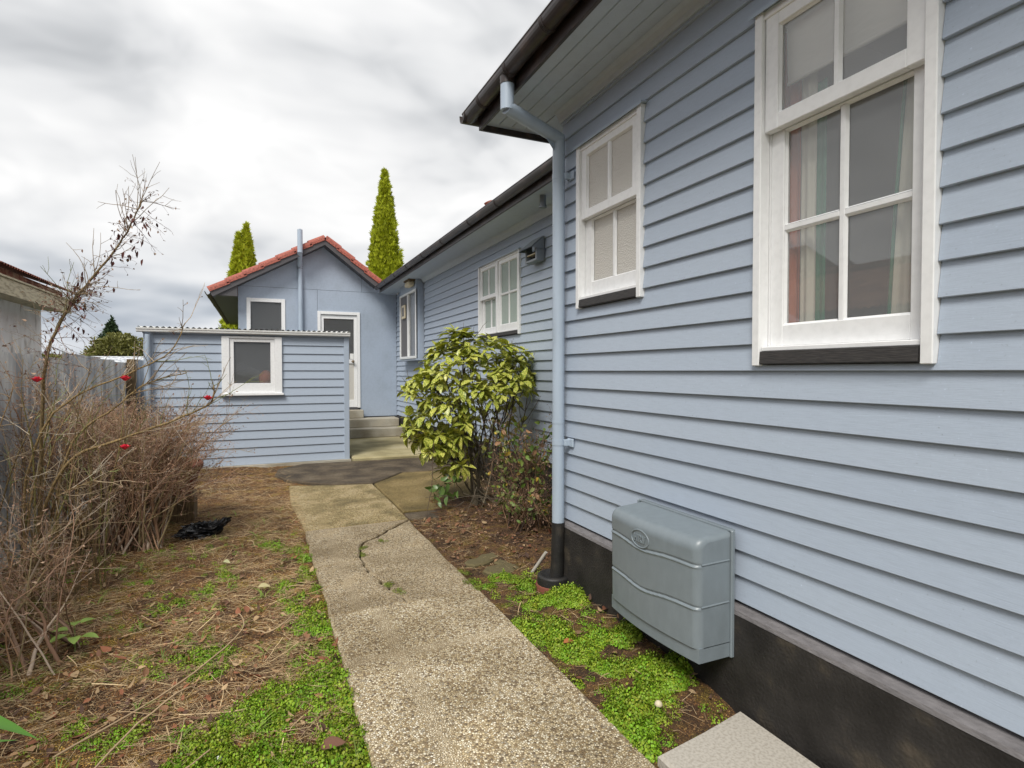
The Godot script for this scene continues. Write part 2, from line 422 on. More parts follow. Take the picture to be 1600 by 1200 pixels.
	mat("leaf_any", Color(1, 1, 1), 0.5, null, Vector3.ONE, {"vc": true, "back": Color(0.5, 0.5, 0.3), "spec": 0.4})
	mat("leaf_dry", Color(1, 1, 1), 0.85, null, Vector3.ONE, {"vc": true, "back": Color(0.3, 0.25, 0.15)})
	mat("petal", lin(0.75, 0.03, 0.07), 0.6, null, Vector3.ONE, {"back": Color(0.5, 0.1, 0.1)})
	for k in 3:
		var y: float = [0.46, 0.57, 0.38][k]
		var au := ntex(71 + k, 0.028, 3, [[0.0, rgb(58, 92, 28)], [0.28, rgb(84, 118, 36)], [y, rgb(150, 160, 56)], [y + 0.14, rgb(206, 200, 96)], [1.0, rgb(234, 230, 168)]], 256)
		mat("aucuba_%d" % k, Color(1, 1, 1), 0.34, au, V(1, 1, 1), {"uv": true, "back": Color(0.45, 0.45, 0.2), "spec": 0.5})
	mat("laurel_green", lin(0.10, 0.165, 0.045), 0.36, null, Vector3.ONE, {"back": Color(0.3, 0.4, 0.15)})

# ---------------------------------------------------------------- building pieces
# one weatherboard: lower edge at y, face plane at f (towards -s side), from a to b along the wall
# dir "z": wall faces -x, boards run along z.  dir "x": wall faces +z, boards run along x.
func board(g: Geo, dir: String, f: float, y: float, a: float, b: float, e := E, lo := 0.0, hi := 1.0, step := 0.018) -> void:
	var warp := R.randf_range(-0.0005, 0.0005) if lo == 0.0 and hi == 1.0 else 0.0
	if b - a < 0.02: return
	var top := e + 0.010
	var yl := y + e * lo
	var yh := y + (top if hi >= 1.0 else e * hi)
	var xl := (step + 0.001) * (yl - y) / top
	var xh := (step + 0.001) * (yh - y) / top
	var pr := PackedVector2Array([Vector2(xl + 0.0015, yl), Vector2(xl + step - 0.001, yl), Vector2(xh + 0.016, yh), Vector2(xh, yh), Vector2(xl, yl + 0.002)])
	if dir == "z": g.ext(pr, V(f, 0, a), V(1, 0, 0), V(0, 1, 0), V(0, warp * (b - a), b - a))
	else: g.ext(pr, V(a, 0, f), V(0, 0, -1), V(0, 1, 0), V(b - a, 0, 0))

# rows of boards from y0 to y1 between a and b, cut or notched where holes [a0, a1, y0, y1] stand
func clad(parent: Node, dir: String, f: float, a: float, b: float, y0: float, y1: float, holes: Array, e := E) -> void:
	var names := ["paint_blue", "paint_blue_b", "paint_blue_c"] if dir == "z" else ["paint_blue_x"]
	var y := y0
	while y < y1 - 0.01:
		var hgt := minf(e, y1 - y)
		var cuts := []
		for h in holes:
			if h[2] < y + hgt - 0.004 and h[3] > y + 0.004: cuts.append(h)
		cuts.sort_custom(func(p, q): return p[0] < q[0])
		var from := a
		var g := Geo.new()
		var m: Material = M[names[R.randi() % names.size()]]
		for h in cuts:
			board(g, dir, f, y, from, h[0], hgt)
			if h[2] > y + 0.006: board(g, dir, f, y, h[0], h[1], hgt, 0.0, (h[2] - y) / hgt)
			elif h[3] < y + hgt - 0.006: board(g, dir, f, y, h[0], h[1], hgt, (h[3] - y) / hgt, 1.0)
			else:
				if g.v.size(): obj("weatherboard", g, m, parent)
				g = Geo.new()
			from = maxf(from, h[1])
		var cut := R.randf_range(from + 0.4, b - 0.4)
		if dir == "z" and b - from > 2.0 and R.randf() < 0.45:
			board(g, dir, f, y, from, cut - 0.0012, hgt)
			obj("weatherboard", g, m, parent)
			g = Geo.new()
			m = M[names[R.randi() % names.size()]]
			from = cut
		board(g, dir, f, y, from, b, hgt)
		if g.v.size(): obj("weatherboard", g, m, parent)
		y += e

# flat wall with holes, as one mesh of rectangles. plane: boxes between d0 and d1 across the wall
func wall_rects(g: Geo, dir: String, d0: float, d1: float, a: float, b: float, y0: float, y1: float, holes: Array) -> void:
	var as_ := [a, b]
	var ys := [y0, y1]
	for h in holes:
		for q in [h[0], h[1]]:
			if q > a and q < b: as_.append(q)
		for q in [h[2], h[3]]:
			if q > y0 and q < y1: ys.append(q)
	as_.sort(); ys.sort()
	for i in as_.size() - 1:
		for j in ys.size() - 1:
			if as_[i + 1] - as_[i] < 0.001 or ys[j + 1] - ys[j] < 0.001: continue
			var ca: float = (as_[i] + as_[i + 1]) / 2.0
			var cy: float = (ys[j] + ys[j + 1]) / 2.0
			var inside := false
			for h in holes: inside = inside or (ca > h[0] and ca < h[1] and cy > h[2] and cy < h[3])
			if inside: continue
			if dir == "z": g.box(V(d0, ys[j], as_[i]), V(d1, ys[j + 1], as_[i + 1]))
			else: g.box(V(as_[i], ys[j], d0), V(as_[i + 1], ys[j + 1], d1))

# local frame for windows: x along the wall, y up, z out of the wall
func frame_box(o: Node, called: String, m: Material, lo: Vector3, hi: Vector3, bev := 0.003) -> MeshInstance3D:
	var g := Geo.new()
	g.cbox(lo, hi, bev)
	return obj(called, g, m, o)

# a sash (frame with panes): x0..x1, y0..y1, front face at z, glazing bars at fractions
func sash(w: Node, x0: float, x1: float, y0: float, y1: float, z: float, stile: float, top: float, bottom: float, bars_x: Array, bars_y: Array, glass: Material) -> void:
	var g := Geo.new()
	var d := 0.036
	g.cbox(V(x0, y0, z - d), V(x0 + stile, y1, z), 0.003)
	g.cbox(V(x1 - stile, y0, z - d), V(x1, y1, z), 0.003)
	g.cbox(V(x0 + stile - 0.0005, y0 + 0.0006, z - d + 0.001), V(x1 - stile + 0.0005, y0 + bottom, z - 0.0008), 0.003)
	g.cbox(V(x0 + stile - 0.0005, y1 - top, z - d + 0.001), V(x1 - stile + 0.0005, y1 - 0.0006, z - 0.0008), 0.003)
	obj("sash", g, M.white_paint, w)
	var ix0 := x0 + stile
	var ix1 := x1 - stile
	var iy0 := y0 + bottom
	var iy1 := y1 - top
	var bw := 0.011
	var xs := [ix0]
	for q in bars_x:
		var bx: float = lerpf(ix0, ix1, q)
		frame_box(w, "glazing_bar", M.white_paint, V(bx - bw, iy0 - 0.001, z - 0.03), V(bx + bw, iy1 + 0.001, z - 0.006))
		xs.append(bx)
	xs.append(ix1)
	var ys := [iy0]
	for q in bars_y:
		var by: float = lerpf(iy0, iy1, q)
		for k in xs.size() - 1:
			frame_box(w, "glazing_bar", M.white_paint, V(xs[k] + (bw - 0.001 if k else -0.001), by - bw, z - 0.029), V(xs[k + 1] - (bw - 0.001 if k < xs.size() - 2 else -0.001), by + bw, z - 0.0065))
		ys.append(by)
	ys.append(iy1)
	# putty fillets and panes
	for i in xs.size() - 1:
		for j in ys.size() - 1:
			var a0: float = xs[i] + (bw if i else 0.0)
			var a1: float = xs[i + 1] - (bw if i < xs.size() - 2 else 0.0)
			var b0: float = ys[j] + (bw if j else 0.0)
			var b1: float = ys[j + 1] - (bw if j < ys.size() - 2 else 0.0)
			var p := Geo.new()
			var t := R.randf_range(-0.0012, 0.0012)
			p.quad(V(a0 - 0.004, b0 - 0.004, z - 0.019 + t), V(a1 + 0.004, b0 - 0.004, z - 0.019 - t), V(a1 + 0.004, b1 + 0.004, z - 0.019 - t), V(a0 - 0.004, b1 + 0.004, z - 0.019 + t))
			p.quad(V(a1 + 0.004, b0 - 0.004, z - 0.023 - t), V(a0 - 0.004, b0 - 0.004, z - 0.023 + t), V(a0 - 0.004, b1 + 0.004, z - 0.023 + t), V(a1 + 0.004, b1 + 0.004, z - 0.023 - t))
			obj("pane", p, glass, w)
			var f := Geo.new()
			var q := 0.007
			f.quad(V(a0, b0, z - 0.007), V(a1, b0, z - 0.007), V(a1 - q, b0 + q, z - 0.017), V(a0 + q, b0 + q, z - 0.017))
			f.quad(V(a1, b1, z - 0.007), V(a0, b1, z - 0.007), V(a0 + q, b1 - q, z - 0.017), V(a1 - q, b1 - q, z - 0.017))
			f.quad(V(a0, b1, z - 0.007), V(a0, b0, z - 0.007), V(a0 + q, b0 + q, z - 0.017), V(a0 + q, b1 - q, z - 0.017))
			f.quad(V(a1, b0, z - 0.007), V(a1, b1, z - 0.007), V(a1 - q, b1 - q, z - 0.017), V(a1 - q, b0 + q, z - 0.017))
			obj("putty", f, M.white_paint, w)

# window node on a wall that faces -x (turn -90 degrees: local x runs along +z, local z points to -x)
func window_at(parent: Node, pos: Vector3, label: String) -> Node3D:
	var w := group("window", parent, pos)
	w.rotation.y = -PI / 2.0
	tag(w, label)
	return w

# white casing round an opening of width wd and height ht (local origin at lower corner), dark sill, lead flashing
func casing(w: Node3D, wd: float, ht: float, cw: float, sill_h: float) -> void:
	frame_box(w, "casing", M.white_paint, V(0, 0, -0.03), V(cw, ht, 0.022))
	frame_box(w, "casing", M.white_paint, V(wd - cw, 0, -0.03), V(wd, ht, 0.022))
	frame_box(w, "head", M.white_paint, V(cw - 0.001, ht - 0.035, -0.06), V(wd - cw + 0.001, ht - 0.001, 0.012))
	var s := Geo.new()
	s.ext(PackedVector2Array([Vector2(-0.06, 0.006), Vector2(0.020, 0.006), Vector2(0.024, 0.010), Vector2(0.020, sill_h), Vector2(-0.06, sill_h + 0.012)]), V(cw + 0.004, 0, 0), V(0, 0, 1), V(0, 1, 0), V(wd - 2 * cw - 0.008, 0, 0))
	obj("sill", s, M.sill_black, w)
	frame_box(w, "sill_nosing", M.white_paint, V(cw + 0.002, sill_h + 0.001, -0.06), V(wd - cw - 0.002, sill_h + 0.020, 0.010))
	var f := Geo.new()
	f.ext(PackedVector2Array([Vector2(-0.02, 0.0), Vector2(0.032, -0.004), Vector2(0.034, -0.016), Vector2(0.037, -0.016), Vector2(0.035, 0.002), Vector2(-0.02, 0.010)]), V(-0.02, ht + 0.002, 0), V(0, 0, 1), V(0, 1, 0), V(wd + 0.04, 0, 0))
	obj("flashing", f, M.pipe_blue, w)
	# reveal linings
	var l := Geo.new()
	l.box(V(cw - 0.002, sill_h + 0.02, -0.11), V(cw + 0.004, ht - 0.03, -0.03))
	l.box(V(wd - cw - 0.004, sill_h + 0.02, -0.11), V(wd - cw + 0.002, ht - 0.03, -0.03))
	l.box(V(cw, sill_h + 0.0, -0.16), V(wd - cw, sill_h + 0.018, -0.06))
	l.box(V(cw, ht - 0.034, -0.12), V(wd - cw, ht - 0.02, -0.06))
	obj("lining", l, M.white_paint, w)

# half-round gutter from p to q (horizontal), out = direction away from the fascia
func gutter(parent: Node, p: Vector3, q: Vector3, out: Vector3, r: float, m: Material, joints: Array, called := "gutter") -> Node3D:
	var g := Geo.new()
	var ring := PackedVector2Array()
	ring.append(Vector2(-r - 0.002, 0.012)); ring.append(Vector2(-r, 0.0))
	for k in range(1, 12):
		var a := PI + PI * k / 12.0
		ring.append(Vector2(cos(a) * r, sin(a) * r * 1.12))
	ring.append(Vector2(r, 0.0)); ring.append(Vector2(r + 0.004, 0.006)); ring.append(Vector2(r + 0.002, 0.013)); ring.append(Vector2(r - 0.006, 0.011))
	ring.append(Vector2(r - 0.004, 0.0))
	for k in range(11, 0, -1):
		var a := PI + PI * k / 12.0
		ring.append(Vector2(cos(a) * (r - 0.003), sin(a) * (r - 0.003) * 1.12))
	ring.append(Vector2(-r + 0.003, 0.0)); ring.append(Vector2(-r + 0.003, 0.012))
	g.ext(ring, p, out, Vector3.UP, q - p)
	var o := obj(called, g, m, parent)
	for t in joints:
		var c := p.lerp(q, t)
		var d := (q - p).normalized()
		var jg := Geo.new()
		var pts := []
		for k in 13:
			var a := PI + PI * k / 12.0
			pts.append(c + out * cos(a) * (r + 0.001) + Vector3.UP * sin(a) * (r * 1.12 + 0.001))
		for s in [-0.012, 0.0, 0.012]:
			var pp := []
			for x in pts: pp.append(x + d * s)
			var rr := []
			for x in pts: rr.append(0.0042)
			jg.tube(pp, rr, 6)
		obj("joint", jg, m, o)
	return o

func poly_slab(called: String, pts: Array, y0: float, y1: float, m: Material, parent: Node, gap := 0.004, bev := 0.008) -> MeshInstance3D:
	# pts: Vector2(x, z). Shrunk by the gap, top edge worn by bev
	var area := 0.0
	var k := pts.size()
	for i in k: area += pts[i].cross(pts[(i + 1) % k])
	var sgn := signf(area)
	var ins := func(d: float) -> PackedVector2Array:
		var r := PackedVector2Array()
		for i in k:
			var p0: Vector2 = pts[(i + k - 1) % k]
			var p1: Vector2 = pts[i]
			var p2: Vector2 = pts[(i + 1) % k]
			var n0 := (p1 - p0).normalized().orthogonal() * -sgn
			var n1 := (p2 - p1).normalized().orthogonal() * -sgn
			var b := (n0 + n1)
			b = b / maxf(0.4, b.length_squared() / 2.0)
			r.append(p1 + b * d)
		return r
	var low: PackedVector2Array = ins.call(gap)
	var top: PackedVector2Array = ins.call(gap + bev)
	var g := Geo.new()
	var mid := V(0, -50, 0)
	for i in k:
		var j := (i + 1) % k
		var a := V(low[i].x, y0, low[i].y)
		var b := V(low[j].x, y0, low[j].y)
		var a1 := V(low[i].x, y1 - bev, low[i].y)
		var b1 := V(low[j].x, y1 - bev, low[j].y)
		var a2 := V(top[i].x, y1, top[i].y)
		var b2 := V(top[j].x, y1, top[j].y)
		var outn := Vector3(low[j].y - low[i].y, 0, -(low[j].x - low[i].x)) * sgn
		if (b - a).cross(b1 - a).dot(outn) < 0.0:
			g.quad(b, a, a1, b1); g.quad(b1, a1, a2, b2)
		else:
			g.quad(a, b, b1, a1); g.quad(a1, b1, b2, a2)
	var t := Geometry2D.triangulate_polygon(top)
	for i in range(0, t.size(), 3):
		var q := []
		for j in 3: q.append(V(top[t[i + j]].x, y1, top[t[i + j]].y))
		g.tri_o(q[0], q[1], q[2], q[0] - Vector3.UP)
	return obj(called, g, m, parent)

func jag(a: Vector2, b: Vector2, n: int, amp: float) -> Array:
	var r := []
	for i in n:
		var t := float(i) / n
		var p := a.lerp(b, t)
		if i > 0: p += Vector2(R.randf_range(-amp, amp), R.randf_range(-amp, amp))
		r.append(p)
	return r

# corrugated sheet: U across the waves, Vv along them, N out; size w x l
func corrugated(g: Geo, o: Vector3, U: Vector3, Vv: Vector3, N: Vector3, w: float, l: float, pitch := 0.076, amp := 0.009) -> void:
	var steps := int(w / pitch * 8.0)
	var base := g.v.size()
	for k in steps + 1:
		var x := w * k / steps
		var ph := TAU * x / pitch
		var nn := (N - U * (cos(ph) * amp * TAU / pitch)).normalized()
		var p := o + U * x + N * sin(ph) * amp
		g.vert(p, nn); g.vert(p + Vv * l, nn)
	for k in steps:
		var a := base + k * 2
		if U.cross(Vv).dot(N) > 0.0:
			for q in [a, a + 3, a + 2, a, a + 1, a + 3]: g.ix.append(q)
		else:
			for q in [a, a + 2, a + 3, a, a + 3, a + 1]: g.ix.append(q)

# ---------------------------------------------------------------- the house
const WA := 1.897      # face of the near wall
const WB := 2.867      # face of the set-back wall
const ZG := -12.96     # face of the gable wing
const SOF := 3.20

func build_house() -> void:
	var h := group("weatherboard_house")
	tag(h, "blue-grey weatherboard house with white sash windows, dark gutters and a red tiled gable wing", "house")
	# --- near wall
	var W1 := [-1.757, -1.083, 1.49, 2.895]
	var W2 := [-3.205, -2.552, 1.87, 2.872]
	var near := group("wall", h)
	tag(near, "near wall of lapped blue-grey weatherboards")
	var sh := Geo.new()
	wall_rects(sh, "z", 1.935, 2.03, -3.43, 4.6, 0.40, 3.3, [W1, W2])
	obj("sheathing", sh, M.room_light, near)
	clad(near, "z", WA, -3.45, 4.6, 0.45, SOF - 0.01, [[-1.772, -1.068, 1.475, 2.915], [-3.222, -2.536, 1.855, 2.893]])
	var ret := Geo.new()
	ret.box(V(1.94, 0.40, -3.44), V(2.97, 3.3, -3.34))
	obj("return_wall", ret, M.paint_blue_x, near)
	var pl := Geo.new()
	pl.ext(PackedVector2Array([Vector2(1.862, -0.25), Vector2(2.03, -0.25), Vector2(2.03, 0.40), Vector2(1.868, 0.40)]), V(0, 0, -3.47), V(1, 0, 0), V(0, 1, 0), V(0, 0, 8.07))
	obj("foundation", pl, M.plinth_black, h)
	var led := Geo.new()
	led.ext(PackedVector2Array([Vector2(1.866, 0.402), Vector2(2.03, 0.402), Vector2(2.03, 0.447), Vector2(1.93, 0.444), Vector2(1.871, 0.419)]), V(0, 0, -3.472), V(1, 0, 0), V(0, 1, 0), V(0, 0, 8.07))
	obj("foundation_ledge", led, M.plinth_ledge, h)
	# --- soffit boards, fascia, gutter of the near wall
	var sx := [1.475, 1.575, 1.675, 1.775, 1.865]
	for k in 4:
		var s := Geo.new()
		s.cbox(V(sx[k] + 0.0015, SOF, -3.78), V(sx[k + 1] - 0.0015, SOF + 0.018, 4.6), 0.004)
		obj("soffit_board", s, M.soffit_blue, h)
	var s2 := Geo.new()
	s2.box(V(1.48, SOF + 0.012, -3.84), V(3.0, SOF + 0.03, 4.6))
	obj("soffit_backing", s2, M.soffit_blue, h)
	for k in 4:
		var s := Geo.new()
		s.cbox(V(1.87 + 0.25 * k, SOF - 0.001, -3.78), V(2.118 + 0.25 * k, SOF + 0.013, -3.45), 0.003)
		obj("soffit_board", s, M.soffit_blue, h)
	var sc := Geo.new()
	sc.ext(PackedVector2Array([Vector2(1.845, SOF - 0.002), Vector2(1.868, SOF - 0.012), Vector2(1.883, SOF - 0.034), Vector2(1.890, SOF - 0.06), Vector2(1.93, SOF - 0.06), Vector2(1.93, SOF - 0.002)]), V(0, 0, -3.46), V(1, 0, 0), V(0, 1, 0), V(0, 0, 8.0))
	obj("moulding", sc, M.soffit_blue, h)
	var fa := Geo.new()
	fa.cbox(V(1.452, SOF - 0.03, -3.84), V(1.474, SOF + 0.13, 4.6), 0.003)
	fa.cbox(V(1.453, SOF - 0.03, -3.862), V(3.0, SOF + 0.13, -3.841), 0.003)
	obj("fascia", fa, M.gutter_brown, h)
	gutter(h, V(1.40, SOF + 0.085, -3.92), V(1.40, SOF + 0.085, 4.6), V(-1, 0, 0), 0.052, M.gutter_brown, [0.035, 0.088, 0.145, 0.20, 0.27, 0.34])
	gutter(h, V(1.345, SOF + 0.085, -3.917), V(3.0, SOF + 0.085, -3.917), V(0, 0, -1), 0.052, M.gutter_brown, [0.3, 0.7])
	# roof of the near part: hip
	var rf := Geo.new()
	var t := 0.47
	var hipz := -3.95
	var ry := SOF + 0.115
	var rx := 1.40
	rf.quad_o(V(rx, ry, 4.7), V(rx, ry, hipz), V(rx + 4.0, ry + 4.0 * t, hipz + 4.0), V(rx + 4.0, ry + 4.0 * t, 4.7), V(4, 0, 2))
	rf.tri_o(V(rx, ry, hipz), V(rx + 8.0, ry, hipz), V(rx + 4.0, ry + 4.0 * t, hipz + 4.0), V(4, 0, 2))
	rf.quad_o(V(rx + 8.0, ry, 4.7), V(rx + 8.0, ry, hipz), V(rx + 4.0, ry + 4.0 * t, hipz + 4.0), V(rx + 4.0, ry + 4.0 * t, 4.7), V(4, 0, 2))
	obj("roof", rf, M.tile_red, h)
	# --- set-back wall
	var W3 := [-7.60, -6.225, 1.905, 2.91]
	var W4 := [-11.96, -10.62, 1.69, 3.02]
	var far := group("wall", h)
	tag(far, "set-back wall of lapped blue-grey weatherboards")
	var sb := Geo.new()
	wall_rects(sb, "z", 2.905, 3.0, -12.95, -3.36, 0.40, 3.3, [W3, W4])
	obj("sheathing", sb, M.room_light, far)
	clad(far, "z", WB, -12.95, -3.46, 0.458, SOF - 0.01, [[-7.615, -6.21, 1.90, 2.925], [-12.0, -10.58, 1.66, 3.3]])
	var pb := Geo.new()
	pb.ext(PackedVector2Array([Vector2(2.835, -0.2), Vector2(3.0, -0.2), Vector2(3.0, 0.45), Vector2(2.90, 0.45), Vector2(2.84, 0.42)]), V(0, 0, -12.95), V(1, 0, 0), V(0, 1, 0), V(0, 0, 9.6))
	obj("foundation", pb, M.plinth_black, h)
	var so := Geo.new()
	so.cbox(V(2.446, SOF, -12.95), V(2.87, SOF + 0.018, -3.86), 0.003)
	so.box(V(2.87, SOF + 0.02, -12.95), V(3.0, SOF + 0.03, -3.86))
	obj("soffit", so, M.soffit_blue, h)
	var sc2 := Geo.new()
	sc2.ext(PackedVector2Array([Vector2(2.80, SOF - 0.002), Vector2(2.825, SOF - 0.012), Vector2(2.845, SOF - 0.04), Vector2(2.860, SOF - 0.07), Vector2(2.90, SOF - 0.07), Vector2(2.90, SOF - 0.002)]), V(0, 0, -10.58), V(1, 0, 0), V(0, 1, 0), V(0, 0, 7.1))
	obj("moulding", sc2, M.soffit_blue, h)
	var fb := Geo.new()
	fb.cbox(V(2.423, SOF - 0.03, -12.62), V(2.445, SOF + 0.13, -3.87), 0.003)
	obj("fascia", fb, M.gutter_brown, h)
	gutter(h, V(2.372, SOF + 0.085, -12.66), V(2.372, SOF + 0.085, -3.98), V(-1, 0, 0), 0.052, M.gutter_brown, [0.03, 0.12, 0.22, 0.33, 0.45, 0.57, 0.70, 0.80])
	var rb := Geo.new()
	rb.quad_o(V(2.375, SOF + 0.112, -12.7), V(2.375, SOF + 0.112, -3.5), V(5.6, SOF + 0.112 + 3.225 * 0.5, -3.5), V(5.6, SOF + 0.112 + 3.225 * 0.5, -12.7), V(4, 0, -8))
	rb.quad_o(V(8.8, SOF + 0.112, -12.7), V(8.8, SOF + 0.112, -3.5), V(5.6, SOF + 0.112 + 3.225 * 0.5, -3.5), V(5.6, SOF + 0.112 + 3.225 * 0.5, -12.7), V(4, 0, -8))
	obj("roof", rb, M.tile_red, h)
	var rv := Geo.new()
	rv.lathe(V(3.22, 3.64, -8.0), [[0.06, 0.0], [0.06, 0.28], [0.10, 0.30], [0.12, 0.325], [0.09, 0.345], [0.04, 0.37], [0.0, 0.375]], 16)
	obj("roof_vent", rv, M.terracotta, h)
	# interior shell, so that windows look into rooms
	var room := Geo.new()
	wall_rects(room, "z", 4.9, 5.0, -12.9, 4.6, 0.3, 3.3, [[0.3, 3.4, 0.6, 2.7]])  # the hole is an invented opening, out of view, added to brighten the room
	room.box(V(2.031, 0.36, -3.339), V(5.0, 0.42, 4.6))
	room.box(V(2.031, 3.24, -3.339), V(5.0, 3.30, 4.6))
	room.box(V(3.001, 0.36, -12.9), V(4.9, 0.42, -3.34))
	room.box(V(3.001, 3.24, -12.9), V(4.9, 3.30, -3.34))
	room.box(V(2.031, 0.3, 4.5), V(5.0, 3.3, 4.6))
	room.box(V(2.03, 0.42, -2.2), V(4.9, 3.24, -2.12))
	room.box(V(3.0, 0.42, -8.2), V(4.9, 3.24, -8.1))
	obj("interior_walls", room, M.room_dark, h)
	# --- windows
	var w := window_at(h, V(WA + 0.004, 1.472, -1.770), "tall white sash window with clear panes")
	casing(w, 0.70, 1.44, 0.038, 0.058)
	sash(w, 0.041, 0.659, 0.948, 1.408, 0.004, 0.062, 0.05, 0.062, [0.5], [], M.glass)
	sash(w, 0.041, 0.659, 0.079, 0.985, -0.036, 0.062, 0.04, 0.086, [0.5], [0.5], M.glass)
	w = window_at(h, V(WA + 0.004, 1.852, -3.220), "small white sash window with pebbled glass")
	casing(w, 0.682, 1.036, 0.036, 0.055)
	sash(w, 0.039, 0.643, 0.565, 1.004, 0.004, 0.06, 0.045, 0.055, [0.5], [], M.glass_obscure)
	sash(w, 0.039, 0.643, 0.076, 0.60, -0.036, 0.06, 0.04, 0.09, [0.5], [], M.glass_obscure)
	w = window_at(h, V(WB + 0.004, 1.90, -7.612), "double white window with greenish pebbled glass")
	casing(w, 1.392, 1.02, 0.038, 0.05)
	frame_box(w, "mullion", M.white_paint, V(0.648, 0.055, -0.04), V(0.708, 1.0, 0.016))
	sash(w, 0.041, 0.646, 0.54, 0.985, 0.002, 0.055, 0.04, 0.05, [0.5], [], M.glass_obscure_green)
	sash(w, 0.041, 0.646, 0.07, 0.575, -0.036, 0.055, 0.04, 0.075, [0.5], [], M.glass_obscure_green)
	sash(w, 0.710, 1.351, 0.07, 0.985, 0.0, 0.06, 0.05, 0.08, [0.5], [0.5], M.glass_obscure_green)
	# boxed-out sliding window
	var bw := group("box_window", h, V(2.726, 1.66, -11.96))
	bw.rotation.y = -PI / 2.0
	tag(bw, "boxed-out sliding window with dark glass and insect screen")
	var bg := Geo.new()
	bg.cbox(V(0.0, 0.0, -0.16), V(1.34, 0.035, 0.0), 0.003)
	bg.cbox(V(1.305, 0.035, -0.16), V(1.34, 1.54, -0.001), 0.003)
	bg.cbox(V(0.0, 0.035, -0.16), V(0.035, 1.54, -0.001), 0.003)
	bg.cbox(V(0.035, 1.36, -0.16), V(1.305, 1.54, -0.002), 0.003)
	obj("box", bg, M.panel_blue, bw)
	for f in [[0.0, 1.34, 0.036, 0.085], [0.0, 1.34, 1.315, 1.358]]:
		frame_box(bw, "frame", M.white_metal, V(f[0], f[2], -0.03), V(f[1], f[3], 0.012))
	for f in [[0.0, 0.045], [0.66, 0.715], [1.295, 1.34]]:
		frame_box(bw, "frame", M.white_metal, V(f[0], 0.086, -0.03), V(f[1], 1.314, 0.010))
	var gp := Geo.new()
	gp.quad(V(0.04, 0.08, -0.012), V(0.665, 0.08, -0.012), V(0.665, 1.32, -0.012), V(0.04, 1.32, -0.012))
	obj("insect_screen", gp, M.mesh_dark, bw)
	gp = Geo.new()
	gp.quad(V(0.71, 0.08, -0.02), V(1.30, 0.08, -0.02), V(1.30, 1.32, -0.02), V(0.71, 1.32, -0.02))
	obj("pane", gp, M.glass, bw)
	gp = Geo.new()
	gp.quad(V(0.71, 0.08, -0.07), V(1.30, 0.08, -0.07), V(1.30, 1.32, -0.07), V(0.71, 1.32, -0.07))
	obj("blind", gp, M.mesh_dark, bw)
	frame_box(bw, "extractor_grille", M.cream_plastic, V(0.22, 0.86, -0.01), V(0.50, 1.14, 0.022), 0.008)
	frame_box(bw, "extractor_opening", M.mesh_dark, V(0.28, 0.91, 0.015), V(0.44, 1.09, 0.0235), 0.001)
	# light on the soffit over it
	var lg := Geo.new()
	lg.cbox(V(2.60, SOF - 0.13, -11.02), V(2.72, SOF - 0.03, -10.70), 0.02)
	obj("outside_light", lg, M.cream_plastic, h)
	lg = Geo.new()
	lg.cbox(V(2.59, SOF - 0.03, -11.05), V(2.73, SOF - 0.0, -10.66), 0.004)
	obj("light_base", lg, M.wood_post, h)
	# vent cowl on the set-back wall
	var cw := group("vent_cowl", h, V(2.845, 2.66, -5.90))
	cw.rotation.y = -PI / 2.0
	cw.scale = Vector3.ONE * 0.84
	var cg := Geo.new()
	cg.cbox(V(0.05, 0.0, -0.02), V(0.085, 0.17, 0.10), 0.003)
	cg.cbox(V(0.36, 0.0, -0.02), V(0.395, 0.17, 0.10), 0.003)
	cg.cbox(V(0.086, 0.0, -0.02), V(0.359, 0.03, 0.10), 0.003)
	obj("vent_frame", cg, M.vent_grey, cw)
	cg = Geo.new()
	cg.cbox(V(0.086, 0.09, 0.0), V(0.359, 0.105, 0.09), 0.002)
	obj("vent_flap", cg, M.cream_plastic, cw)
	cg = Geo.new()
	cg.box(V(0.087, 0.03, -0.02), V(0.358, 0.17, -0.012))
	obj("vent_throat", cg, M.plastic_black, cw)
	cg = Geo.new()
	var p0 := V(0.02, 0.15, 0.19)
	var p1 := V(0.43, 0.15, 0.19)
	var p2 := V(0.40, 0.32, -0.01)
	var p3 := V(0.05, 0.32, -0.01)
	var up := V(0, 0.008, 0.004)
	for q in [[p0, p1, p2, p3], [p0 + up, p1 + up, p2 + up, p3 + up]]: cg.quad_o(q[0], q[1], q[2], q[3], V(0.2, -1, -1))
	cg.tri_o(p1, p2, V(0.40, 0.15, -0.01), V(0.2, 0.2, 0))
	cg.tri_o(p0, p3, V(0.05, 0.15, -0.01), V(0.2, 0.2, 0))
	obj("vent_hood", cg, M.vent_grey, cw)
	# pipe stub under the soffit
	var ps := Geo.new()
	ps.tube([V(2.60, SOF + 0.01, -5.1), V(2.60, SOF - 0.10, -5.1)], [0.032, 0.032], 14)
	ps.tube([V(2.60, SOF - 0.095, -5.1), V(2.60, SOF - 0.12, -5.1)], [0.037, 0.037], 14)
	obj("pipe_stub", ps, M.vent_grey, h)
	# --- downpipe at the corner
	var dp := group("downpipe", h)
	var r := 0.041
	var px := 1.832
	var pz := -3.362
	var pg := Geo.new()
	pg.tube([V(px, 0.42, pz), V(px, 3.012, pz)], [r, r], 20)
	obj("pipe", pg, M.pipe_blue, dp)
	pg = Geo.new()
	pg.tube([V(px + 0.004, 2.992, pz), V(1.394, 3.062, -3.226)], [r, r], 20)
	pg.tube([V(1.402, 3.045, -3.23), V(1.402, 3.215, -3.23)], [r + 0.001, r + 0.001], 20)
